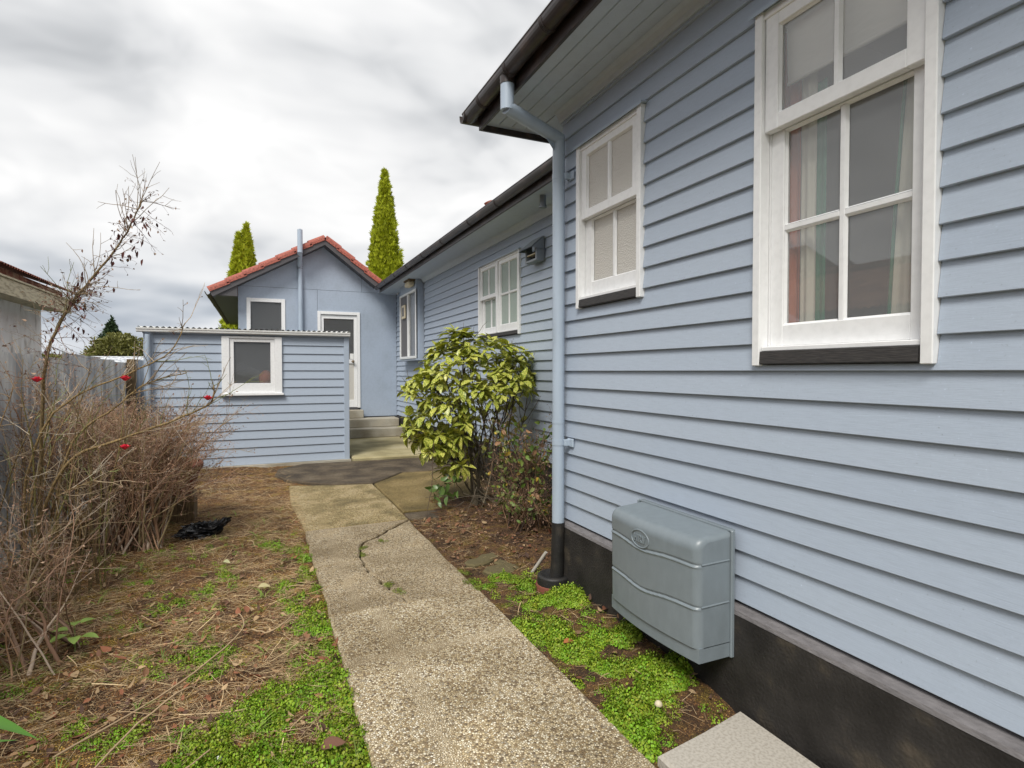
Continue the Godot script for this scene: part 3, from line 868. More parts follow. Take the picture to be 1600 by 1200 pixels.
	pg.quad_o(V(px - 0.036, 2.90, pz + 0.006), V(px - 0.034, 2.98, pz + 0.006), V(px - 0.13, 2.985, pz + 0.04), V(px - 0.12, 2.97, pz + 0.04), V(px, 2.9, pz - 1))
	obj("offset_bend", pg, M.pipe_blue, dp)
	pg = Geo.new()
	pg.tube([V(1.402, 3.20, -3.23), V(1.402, 3.245, -3.23)], [r + 0.004, r + 0.005], 20)
	obj("gutter_outlet", pg, M.gutter_brown, dp)
	for y in [2.70, 1.10]:
		pg = Geo.new()
		pg.tube([V(px, y, pz), V(px, y + 0.018, pz)], [r + 0.0018, r + 0.0018], 20)
		obj("joint", pg, M.pipe_blue, dp)
	for y in [2.72, 0.955]:
		pg = Geo.new()
		pg.tube([V(px, y, pz), V(px, y + 0.036, pz)], [r + 0.0028, r + 0.0028], 20)
		pg.cbox(V(px + 0.02, y - 0.004, pz + 0.030), V(px + 0.062, y + 0.04, pz + 0.055), 0.004)
		pg.cbox(V(px + 0.055, y - 0.01, pz + 0.02), V(px + 0.0685, y + 0.046, pz + 0.095), 0.004)
		obj("bracket", pg, M.pipe_blue, dp)
	pg = Geo.new()
	pg.tube([V(px, 0.435, pz), V(px, 0.40, pz), V(px - 0.004, 0.16, pz), V(px - 0.01, 0.02, pz - 0.01)], [r + 0.003, r + 0.003, r + 0.004, r + 0.008], 20)
	obj("drain_pipe", pg, M.pipe_black, dp)
	build_gable(h)

func build_gable(h: Node) -> void:
	var gw := group("gable_wing_wall", h)
	tag(gw, "gable end clad in flat blue-grey sheets")
	# opening lists: window and door
	var win := [-0.226, 0.515, 1.62, 2.965]
	var door := [1.160, 2.056, 0.60, 2.75]
	var z0 := ZG - 0.012
	for p in [[-0.381, 1.158, 0.44, 3.202], [1.164, 2.87, 0.44, 3.202]]:
		var g := Geo.new()
		wall_rects(g, "x", z0, ZG, p[0], p[1], p[2], p[3], [win, door])
		obj("cladding_sheet", g, M.panel_blue, gw)
	# gable triangle in two sheets
	var apex := Vector2(1.331, 4.27)
	var rs := 0.80
	var ls := 0.583
	var top := func(x: float) -> float: return apex.y - (apex.x - x) * ls if x < apex.x else apex.y - (x - apex.x) * rs
	for p in [[[-0.381, 3.208], [2.09, 3.208], [2.09, top.call(2.09)], [1.331, apex.y], [-0.381, top.call(-0.381)]], [[2.096, 3.208], [2.65, 3.208], [2.58, 3.28], [2.096, top.call(2.096)]]]:
		var q := PackedVector2Array()
		for a in p: q.append(Vector2(a[0], a[1]))
		var g := Geo.new()
		g.ext(q, V(0, 0, z0), V(1, 0, 0), V(0, 1, 0), V(0, 0, 0.012))
		obj("cladding_sheet", g, M.panel_blue, gw)
	var bk := Geo.new()
	wall_rects(bk, "x", ZG - 0.12, ZG - 0.0125, -0.375, 2.90, 0.3, 3.21, [win, door])
	bk.ext(PackedVector2Array([Vector2(-0.375, 3.211), Vector2(2.7, 3.211), Vector2(1.331, 4.25)]), V(0, 0, ZG - 0.12), V(1, 0, 0), V(0, 1, 0), V(0, 0, 0.105))
	obj("sheathing", bk, M.fascia_grey, gw)
	var sd := Geo.new()
	sd.box(V(-0.381, 0.2, -20.0), V(-0.28, 3.2, ZG - 0.121))
	obj("side_wall", sd, M.panel_blue, gw)
	var ft := Geo.new()
	ft.box(V(-0.375, -0.1, ZG - 0.12), V(2.87, 0.438, ZG - 0.02))
	obj("foundation", ft, M.plinth_black, h)
	var rm := Geo.new()
	rm.box(V(-0.3, 0.3, -16.1), V(4.0, 3.3, -16.0))
	rm.box(V(-0.28, 0.3, -16.0), V(4.0, 0.4, ZG - 0.12))
	rm.box(V(-0.28, 3.22, -16.0), V(4.0, 3.3, ZG - 0.13))
	rm.box(V(3.9, 0.4, -16.0), V(4.0, 3.3, ZG - 0.12))
	obj("interior_walls", rm, M.room_light, h)
	# roof planes
	var zf := ZG + 0.30
	var k := 0.977
	var ap := Vector2(1.304, 4.27)
	var le := Vector2(-0.885, 3.03)
	var re := Vector2(2.44, 3.39)
	var dl := (le - ap).normalized()
	var dr := (re - ap).normalized()
	var roof := group("gable_roof", h)
	tag(roof, "red tiled gable roof with half-round verge tiles")
	var rp := Geo.new()
	for s in [[ap, le], [ap, re]]:
		var d: Vector2 = (s[1] - s[0]).normalized()
		var nn := Vector2(-d.y, d.x)
		if nn.y < 0: nn = -nn
		rp.ext(PackedVector2Array([s[0] + Vector2(0, 0.0), s[1], s[1] + nn * 0.03, s[0] + nn * 0.03]), V(0, 0, zf - 8.0), V(1, 0, 0), V(0, 1, 0), V(0, 0, 8.0))
	obj("roof_slope", rp, M.tile_red, roof)
	# barge boards
	for s in [[ap, le], [ap, re]]:
		var d: Vector2 = (s[1] - s[0]).normalized()
		var nn := Vector2(-d.y, d.x)
		if nn.y > 0: nn = -nn
		var hh := 0.125
		var cut: float = hh / absf(nn.y)
		var g := Geo.new()
		g.ext(PackedVector2Array([s[0] + Vector2(0, -0.002), s[0] + Vector2(0, -cut), s[1] + nn * hh, s[1] + nn * 0.002]), V(0, 0, zf - 0.022), V(1, 0, 0), V(0, 1, 0), V(0, 0, 0.024))
		obj("barge_board", g, M.fascia_grey, roof)
		# verge soffit
		g = Geo.new()
		g.ext(PackedVector2Array([s[0] + Vector2(0, -cut + 0.02), s[0] + Vector2(0, -cut + 0.005), s[1] + nn * (hh - 0.006), s[1] + nn * (hh - 0.02)]), V(0, 0, ZG + 0.001), V(1, 0, 0), V(0, 1, 0), V(0, 0, 0.276))
		obj("verge_soffit", g, M.fascia_grey, roof)
	# verge tiles: short half-round pieces, each lapping over the one below
	for s in [[le, ap, 7], [re, ap, 4]]:
		var a: Vector2 = s[0]
		var b: Vector2 = s[1]
		var n: int = s[2]
		for i in n:
			var p := a.lerp(b, float(i) / n)
			var q := a.lerp(b, (i + 1.12) / n) if i < n - 1 else b
			var g := Geo.new()
			var d := (b - a).normalized()
			var up2 := Vector2(-d.y, d.x)
			if up2.y < 0: up2 = -up2
			var o := V(p.x, p.y, zf - 0.06) + V(up2.x, up2.y, 0) * 0.024
			var e := V(q.x, q.y, zf - 0.06) + V(up2.x, up2.y, 0) * 0.0
			var prof := PackedVector2Array()
			for t in 9:
				var an := PI * t / 8.0
				prof.append(Vector2(-cos(an) * 0.085, sin(an) * 0.075))
			prof.append(Vector2(0.085, -0.045)); prof.append(Vector2(0.070, -0.045)); prof.append(Vector2(0.066, 0.0)); prof.append(Vector2(-0.066, 0.0))
			g.ext(prof, o, V(0, 0, 1), V(up2.x, up2.y, 0), e - o)
			obj("verge_tile", g, M.tile_red, roof)
	# left eave: soffit, fascia, mossy gutter running away
	var ev := Geo.new()
	ev.box(V(-0.84, 2.955, -20.5), V(-0.382, 2.975, zf - 0.03))
	obj("eave_soffit", ev, M.fascia_grey, roof)
	var eb := Geo.new()
	eb.ext(PackedVector2Array([Vector2(-0.86, 2.95), Vector2(-0.382, 2.95), Vector2(-0.382, 3.2), Vector2(-0.42, 3.2), Vector2(-0.86, 2.975)]), V(0, 0, zf - 0.05), V(1, 0, 0), V(0, 1, 0), V(0, 0, 0.018))
	obj("eave_return", eb, M.fascia_grey, roof)
	gutter(roof, V(-0.915, 3.01, -20.5), V(-0.915, 3.01, zf - 0.01), V(-1, 0, 0), 0.05, M.stone_moss, [0.4, 0.7, 0.9])
	# flat-sheet window
	var w := group("window", h, V(-0.226, 1.62, ZG))
	tag(w, "single-pane white window in the gable end")
	frame_box(w, "frame", M.white_paint, V(0, 0, -0.05), V(0.075, 1.345, 0.02))
	frame_box(w, "frame", M.white_paint, V(0.666, 0, -0.05), V(0.741, 1.345, 0.02))
	frame_box(w, "frame", M.white_paint, V(0.074, 1.27, -0.05), V(0.667, 1.344, 0.018))
	frame_box(w, "frame", M.white_paint, V(0.074, 0.001, -0.05), V(0.667, 0.08, 0.018))
	var gp := Geo.new()
	gp.quad(V(0.07, 0.075, -0.02), V(0.67, 0.075, -0.02), V(0.67, 1.275, -0.02), V(0.07, 1.275, -0.02))
	obj("pane", gp, M.glass, w)
	# door
	var d := group("door", h, V(1.160, 0.64, ZG))
	tag(d, "white half-glazed back door with a knob and a paper notice")
	frame_box(d, "frame", M.white_paint, V(0, 0, -0.07), V(0.062, 2.11, 0.025))
	frame_box(d, "frame", M.white_paint, V(0.834, 0, -0.07), V(0.896, 2.11, 0.025))
	frame_box(d, "frame", M.white_paint, V(0.061, 2.045, -0.07), V(0.835, 2.109, 0.023))
	frame_box(d, "threshold", M.fascia_grey, V(0.05, -0.06, -0.07), V(0.846, -0.002, 0.03))
	var lf := Geo.new()
	lf.cbox(V(0.066, 0.01, -0.05), V(0.13, 2.04, -0.008), 0.003)
	lf.cbox(V(0.766, 0.01, -0.05), V(0.83, 2.04, -0.008), 0.003)
	lf.cbox(V(0.129, 0.011, -0.05), V(0.767, 0.17, -0.009), 0.003)
	lf.cbox(V(0.129, 1.955, -0.05), V(0.767, 2.039, -0.009), 0.003)
	lf.cbox(V(0.129, 0.98, -0.05), V(0.767, 1.07, -0.009), 0.003)
	obj("leaf", lf, M.white_paint, d)
	gp = Geo.new()
	gp.quad(V(0.125, 1.065, -0.03), V(0.77, 1.065, -0.03), V(0.77, 1.96, -0.03), V(0.125, 1.96, -0.03))
	obj("pane", gp, M.glass, d)
	gp = Geo.new()
	gp.quad(V(0.125, 0.165, -0.03), V(0.77, 0.165, -0.03), V(0.77, 0.985, -0.03), V(0.125, 0.985, -0.03))
	obj("frosted_pane", gp, M.glass_obscure, d)
	gp = Geo.new()
	gp.lathe(V(0, 0, 0), [[0.012, 0.0], [0.014, 0.03], [0.03, 0.04], [0.034, 0.055], [0.028, 0.07], [0.0, 0.075]], 14)
	var kn := obj("knob", gp, M.brass, d, V(0.735, 1.025, -0.008))
	kn.rotation.x = PI / 2.0
	frame_box(d, "notice", M.paper, V(0.68, 1.08, -0.028), V(0.76, 1.20, -0.022), 0.001)
	# soil vent pipe
	var vp := group("vent_pipe", h)
	var pg := Geo.new()
	pg.tube([V(0.815, 0.9, ZG + 0.06), V(0.815, 3.70, ZG + 0.06)], [0.048, 0.048], 16)
	obj("pipe", pg, M.pipe_blue, vp)
	pg = Geo.new()
	pg.tube([V(0.805, 3.68, ZG + 0.08), V(0.80, 3.85, ZG + 0.22), V(0.795, 3.95, ZG + 0.37)], [0.052, 0.052, 0.052], 16)
	pg.tube([V(0.795, 3.90, ZG + 0.38), V(0.795, 4.37, ZG + 0.38)], [0.052, 0.052], 16)
	pg.tube([V(0.795, 4.36, ZG + 0.38), V(0.795, 4.385, ZG + 0.38)], [0.044, 0.02], 16)
	obj("vent_top", pg, M.pipe_blue, vp)
	for y in [3.62, 3.66, 3.70]:
		pg = Geo.new()
		pg.tube([V(0.815, y, ZG + 0.06), V(0.815, y + 0.014, ZG + 0.06)], [0.054, 0.054], 16)
		obj("collar", pg, M.vent_grey, vp)

# ---------------------------------------------------------------- things on and round the house
func build_curtains() -> void:
	# folded cloth: from z0 to z1, y0 to y1 at depth x
	var specs := [
		["curtain", "orange curtain strip hanging inside the tall sash window", M.cloth_orange, -1.728, -1.640, 1.56, 2.85, 2.005, 0.007, 0.05],
		["curtain", "sheer cream curtain beside the orange strip in the tall sash window", M.cloth_cream, -1.642, -1.575, 1.56, 2.85, 2.006, 0.006, 0.045],
		["curtain", "dark green curtain edge inside the tall sash window", M.cloth_green, -1.575, -1.530, 1.56, 2.58, 2.008, 0.006, 0.05],
		["curtain", "cream curtain with green edge hanging at the jamb of the tall sash window", M.cloth_cream, -1.255, -1.115, 1.56, 2.58, 2.004, 0.008, 0.06],
	]
	for s in specs:
		var g := Geo.new()
		var n := 24
		var base := 0
		for k in n + 1:
			var z: float = lerpf(s[3], s[4], float(k) / n)
			var x: float = s[7] + s[8] * sin(TAU * (z - s[3]) / s[9])
			var nn := V(-1, 0, s[8] * TAU / s[9] * cos(TAU * (z - s[3]) / s[9])).normalized()
			var sl := 0.0
			if s[3] > -1.4: sl = -0.03 * (1.0 - float(k) / n)      # this one hangs aslant
			g.vert(V(x, s[5], z + sl), nn); g.vert(V(x, s[6], z - sl), nn)
		for k in n:
			var a := base + k * 2
			for q in [a, a + 1, a + 3, a, a + 3, a + 2]: g.ix.append(q)
		var o := obj(s[0], g, s[2])
		tag(o, s[1], "curtain", "curtains in the tall sash window")
		if s[3] > -1.4:
			var e := Geo.new()
			e.tube([V(2.0, 1.56, -1.285), V(2.0, 2.0, -1.265), V(2.0, 2.58, -1.227)], [0.006, 0.006, 0.006], 6)
			obj("hem", e, M.cloth_green, o)
	# sagging roller blind, pulled part way
	var b := Geo.new()
	for k in 12:
		var t := k / 12.0
		var t2 := (k + 1) / 12.0
		var x := func(q: float) -> float: return 1.955 + 0.008 * q * q
		b.quad(V(x.call(t), 2.87 - 0.262 * t, -1.675), V(x.call(t2), 2.87 - 0.262 * t2, -1.675), V(x.call(t2), 2.87 - 0.262 * t2, -1.115), V(x.call(t), 2.87 - 0.262 * t, -1.115))
	b.tube([V(1.966, 2.608, -1.675), V(1.966, 2.608, -1.115)], [0.008, 0.008], 8)
	tag(obj("roller_blind", b, M.cloth_blind), "cream roller blind half down behind the upper panes of the tall sash window", "blind")
	# bottle-like things on the sill inside the small window
	var v := Geo.new()
	v.lathe(V(2.045, 1.925, -2.92), [[0.0, 0.0], [0.028, 0.002], [0.03, 0.10], [0.028, 0.14], [0.012, 0.17], [0.012, 0.20], [0.0, 0.202]], 16)
	tag(obj("bottle", v, M.cream_plastic), "pale yellow bottle standing behind the pebbled glass of the small sash window", "bottle")

func build_unit() -> void:
	var o := group("wall_unit_cover", null, V(1.87, 0.21, -2.175))
	tag(o, "grey moulded plastic unit cover with wavy ridges fixed low on the weatherboard wall", "unit cover")
	var L := 0.65
	var za := -L / 2.0
	var y_top := 0.547
	var y_bot := 0.065
	var nz := 110
	var ny := 130
	var ridge := func(t: float, which: int) -> float:
		var dip := exp(-pow((t - 0.47) / 0.21, 2.0))
		return (0.414 + 0.004 * t - 0.022 * dip + 0.008 * sin(TAU * t * 0.5)) if which == 0 else (0.222 + 0.016 * t - 0.024 * dip + 0.006 * sin(TAU * t * 0.5))
	# surface point for s in 0..1 (end to end) and w in 0..1 (back of the top, over the edge, down the front)
	var surf := func(s: float, w: float) -> Vector3:
		var z := za + L * s
		var e := minf(s, 1.0 - s) * L
		var r := 0.032
		var cut := 0.0
		if e < r: cut = r - sqrt(maxf(0.0, r * r - (r - e) * (r - e)))
		var bow := 0.030 * (1.0 - pow(2.0 * s - 1.0, 2.0))
		var depth := 0.200 + bow
		var rc := 0.055
		var wt := 0.22
		var wr := 0.36
		var p: Vector2
		if w < wt:
			var t := w / wt
			p = Vector2(lerpf(0.0, depth - rc, t), y_top - 0.012 * t)
		elif w < wr:
			var a := (w - wt) / (wr - wt) * PI / 2.0
			p = Vector2(depth - rc + rc * sin(a), y_top - 0.012 - rc + rc * cos(a))
		else:
			var t := (w - wr) / (1.0 - wr)
			p = Vector2(depth - 0.006 * t, lerpf(y_top - 0.012 - rc, y_bot, t))
			for q in 2:
				var d: float = p.y - ridge.call(s, q)
				p.x += 0.0045 * exp(-pow((d + 0.006) / 0.0045, 2.0)) - 0.0055 * exp(-pow((d - 0.004) / 0.0045, 2.0))
		p.x = maxf(0.0, p.x - cut * smoothstep(0.0, 0.1, w))
		p.y -= cut * 0.6 * (1.0 - smoothstep(wt, wr, w))
		return V(-p.x, p.y, z)
	var g := Geo.new()
	for i in nz + 1:
		var s := float(i) / nz
		s = s + 0.055 * sin(TAU * s) * -1.0 * 0.9           # finer towards the ends
		for j in ny + 1:
			var w := float(j) / ny
			var p: Vector3 = surf.call(s, w)
			var du: Vector3 = surf.call(minf(1.0, s + 0.002), w) - surf.call(maxf(0.0, s - 0.002), w)
			var dv: Vector3 = surf.call(s, minf(1.0, w + 0.003)) - surf.call(s, maxf(0.0, w - 0.003))
			g.vert(p, du.cross(dv).normalized() * 1.0)
	for i in nz:
		for j in ny:
			var a := i * (ny + 1) + j
			var b := a + ny + 1
			for q in [a, b + 1, b, a, a + 1, b + 1]: g.ix.append(q)
	if g.n[(nz / 2) * (ny + 1) + ny - 5].x > 0.0:
		for q in g.n.size(): g.n[q] = -g.n[q]
	# end faces
	for s in [0.0, 1.0]:
		var prev: Vector3 = surf.call(s, 0.0)
		for j in range(1, ny + 1):
			var p: Vector3 = surf.call(s, float(j) / ny)
			var a0 := V(0, prev.y, prev.z)
			var a1 := V(0, p.y, p.z)
			g.quad_o(prev, p, a1, a0, V(-0.1, 0.3, 0))
			prev = p
	obj("cover", g, M.unit_grey, o)
	# back flange and lower lip
	var f := Geo.new()
	f.cbox(V(-0.020, 0.0, za - 0.012), V(0.0, y_top + 0.006, za + 0.001), 0.004)
	f.cbox(V(-0.020, 0.0, -za - 0.001), V(0.0, y_top + 0.006, -za + 0.012), 0.004)
	f.cbox(V(-0.014, y_top - 0.004, za), V(0.012, y_top + 0.008, -za), 0.003)
	obj("flange", f, M.unit_grey, o)
	var lp := Geo.new()
	var pts := PackedVector2Array([Vector2(0.0, za)])
	for k in 13:
		var t := k / 12.0
		pts.append(Vector2(-0.186 - 0.028 * (1.0 - pow(2.0 * t - 1.0, 2.0)), za + L * t))
	pts.append(Vector2(0.0, -za))
	lp.ext(pts, V(0, 0.004, 0), V(1, 0, 0), V(0, 0, 1), V(0, 0.064, 0))
	obj("lower_lip", lp, M.unit_grey, o)
	# raised ridge on the end face
	for y in [0.422, 0.241]:
		var e := Geo.new()
		e.tube([V(-0.176, y, -za), V(-0.024, y + 0.004, -za)], [0.004, 0.004], 8)
		obj("end_ridge", e, M.unit_grey, o)
	# oval badge with its letters
	var s0 := 0.455
	var fx: float = surf.call(s0, 0.55).x
	var bd := Geo.new()
	var ring := []
	var rr := []
	for k in 41:
		var a := TAU * k / 40.0
		ring.append(V(fx - 0.001, 0.447 + 0.040 * sin(a), za + L * s0 + 0.066 * cos(a)))
		rr.append(0.0042)
	bd.tube(ring, rr, 8, false)
	obj("badge_ring", bd, M.unit_grey, o)
	var tm := TextMesh.new()
	tm.text = "HRV"
	var fnt := SystemFont.new()
	fnt.font_names = PackedStringArray(["Droid Sans"])
	fnt.font_weight = 700
	tm.font = fnt
	tm.font_size = 48
	tm.pixel_size = 0.00098
	tm.depth = 0.011
	var le := obj("badge_lettering", tm, M.unit_grey, o, V(fx - 0.001, 0.447, za + L * s0))
	le.rotation.y = -PI / 2.0
	le.scale = V(1.0, 1.0, 1.0)

func build_gully() -> void:
	var o := group("drain_gully", null, V(1.815, 0.0, -3.385))
	tag(o, "round dark concrete gully collar at the foot of the downpipe", "drain")
	var g := Geo.new()
	g.lathe(Vector3.ZERO, [[0.118, -0.06], [0.116, 0.062], [0.108, 0.076], [0.092, 0.080], [0.078, 0.074], [0.06, 0.068], [0.0, 0.068]], 20)
	obj("collar", g, M.pipe_black, o)
	g = Geo.new()
	g.lathe(Vector3.ZERO, [[0.130, -0.06], [0.128, 0.012], [0.117, 0.018]], 20)
	obj("collar_base", g, M.terracotta, o)
	var s := Geo.new()
	s.tube([V(1.765, -0.02, -3.66), V(1.845, 0.17, -3.56)], [0.013, 0.012], 6)
	tag(obj("stake", s, M.wood_grey), "short grey stick leaning behind the black foot of the downpipe", "stick")

func build_shed() -> void:
	var s := group("garden_shed", null, V(0, 0, 0))
	tag(s, "small blue-grey weatherboard shed with a white corrugated roof and one white window", "shed")
	var zf := -9.60
	var wall := group("wall", s)
	var e := 0.1315
	var hole := [-0.515, 0.33, 1.075, 2.3]
	clad(wall, "x", zf, -1.40, 1.27, 0.015, 1.99, [hole], e)
	var sh := Geo.new()
	wall_rects(sh, "x", zf - 0.12, zf - 0.036, -1.49, 1.33, 0.0, 2.0, [[-0.40, 0.22, 1.15, 1.95]])
	sh.box(V(-1.49, 0.0, -11.3), V(-1.40, 2.0, zf - 0.121))
	sh.box(V(1.24, 0.0, -11.3), V(1.33, 2.0, zf - 0.121))
	sh.box(V(-1.49, 0.0, -11.4), V(1.33, 2.1, -11.3))
	obj("frame_walls", sh, M.paint_blue_x, wall)
	for x in [[-1.51, -1.395], [1.262, 1.345]]:
		var g := Geo.new()
		g.cbox(V(x[0], 0.01, zf - 0.03), V(x[1], 2.0, zf + 0.016), 0.004)
		obj("corner_board", g, M.paint_blue_x, wall)
	var ft := Geo.new()
	ft.box(V(-1.5, -0.08, zf - 0.1), V(1.36, 0.012, zf + 0.06))
	obj("footing", ft, M.concrete_step, s)
	# a pipe up the corner by the fence
	var pp := Geo.new()
	pp.tube([V(-1.45, 0.02, zf + 0.06), V(-1.45, 1.98, zf + 0.06)], [0.035, 0.035], 12)
	obj("downpipe", pp, M.pipe_blue, s)
	# window
	var w := group("window", s, V(-0.513, 1.08, zf))
	for f in [[0.0, 0.105, 0.03, 0.90, 0.03], [0.736, 0.841, 0.03, 0.90, 0.03]]:
		frame_box(w, "casing", M.white_paint, V(f[0], f[2], -0.04), V(f[1], f[3], f[4]))
	frame_box(w, "sill", M.white_paint, V(-0.02, 0.0, -0.06), V(0.861, 0.032, 0.06))
	frame_box(w, "head", M.white_paint, V(0.104, 0.868, -0.04), V(0.737, 0.90, 0.028))
	for f in [[0.106, 0.165, 0.034, 0.867], [0.676, 0.735, 0.034, 0.867]]:
		frame_box(w, "sash", M.white_paint, V(f[0], f[2], -0.04), V(f[1], f[3], 0.012))
	frame_box(w, "sash", M.white_paint, V(0.164, 0.034, -0.04), V(0.677, 0.185, 0.010))
	frame_box(w, "sash", M.white_paint, V(0.164, 0.815, -0.04), V(0.677, 0.866, 0.010))
	var gp := Geo.new()
	gp.quad(V(0.16, 0.18, -0.015), V(0.68, 0.18, -0.015), V(0.68, 0.82, -0.015), V(0.16, 0.82, -0.015))
	obj("pane", gp, M.glass, w)
	# things leaning inside
	var inn := Geo.new()
	for k in 9: inn.tube([V(-0.38 + 0.012 * k, 1.42 + 0.022 * k, zf - 0.3), V(0.10, 1.30 + 0.012 * k, zf - 0.34)], [0.003, 0.003], 4)
	tag(obj("wire_rack", inn, M.vent_grey), "dull wire rack leaning inside the shed window", "rack")
	inn = Geo.new()
	inn.lathe(V(0.10, 1.20, zf - 0.34), [[0.0, 0.0], [0.09, 0.02], [0.11, 0.12], [0.10, 0.2], [0.04, 0.26], [0.0, 0.27]], 14)
	tag(obj("clay_pot", inn, M.terracotta), "reddish pot standing behind the shed window glass", "pot")
	inn = Geo.new()
	inn.box(V(-0.6, 1.12, zf - 0.5), V(0.5, 1.20, zf - 0.2))
	tag(obj("shelf", inn, M.wood_grey), "plain shelf inside the shed under the window", "shelf")
	# roof: corrugated, falling to the front
	var rf := Geo.new()
	var fall := V(0, -0.075, 1.93).normalized()
	corrugated(rf, V(-1.58, 2.16, -11.45), V(1, 0, 0), fall, V(0, 1, 0.04).normalized(), 2.94, 1.90, 0.0762, 0.011)
	obj("corrugated_roof", rf, M.iron_white, s)
	var ro := Geo.new()
	ro.box(V(-1.52, 2.0, -11.4), V(1.34, 2.06, zf - 0.05))
	obj("roof_frame", ro, M.room_dark, s)
	var gt := Geo.new()
	gt.ext(PackedVector2Array([Vector2(0.0, 0.0), Vector2(0.055, 0.0), Vector2(0.066, 0.012), Vector2(0.068, 0.035), Vector2(0.078, 0.043), Vector2(0.080, 0.062), Vector2(0.070, 0.063), Vector2(0.060, 0.012), Vector2(0.008, 0.010), Vector2(0.006, 0.06), Vector2(0.0, 0.06)]), V(-1.585, 2.01, zf + 0.018), V(0, 0, 1), V(0, 1, 0), V(2.94, 0, 0))
	obj("gutter", gt, M.iron_white, s)
	var fs := Geo.new()
	fs.cbox(V(-1.52, 1.992, zf - 0.03), V(1.345, 2.066, zf + 0.0165), 0.003)
	obj("fascia", fs, M.paint_blue_x, s)

func build_fence() -> void:
	var f := group("corrugated_fence", null, V(-1.72, 0, -4.0))
	tag(f, "weathered grey corrugated iron fence with timber posts beside the shed", "fence")
	var z := 5.0
	var k := 0
	while z > -6.5:
		var g := Geo.new()
		var w := 0.762
		corrugated(g, V(R.randf_range(-0.004, 0.004) + (0.006 if k % 2 else 0.0), -0.06, z), V(0, 0, -1), V(0, 1, 0), V(1, 0, 0), w, 1.66 + R.randf_range(-0.03, 0.03), 0.0762, 0.009)
		obj("iron_sheet", g, M[["iron_grey", "iron_grey_b", "iron_grey_c"][R.randi() % 3]], f)
		z -= 0.70
		k += 1
	for zz in [2.5, 0.3, -1.9, -4.1, -5.55]:
		var g := Geo.new()
		if zz > -5: g.cbox(V(-0.17, -0.1, zz - 0.05), V(-0.072, 1.50, zz + 0.05), 0.006)
		else: g.cbox(V(0.02, -0.1, zz - 0.05), V(0.115, 1.62, zz + 0.05), 0.006)
		obj("post", g, M.wood_post, f)
	for y in [0.35, 1.30]:
		var g := Geo.new()
		g.cbox(V(-0.07, y, -6.5), V(-0.02, y + 0.07, 5.0), 0.004)
		obj("rail", g, M.wood_post, f)

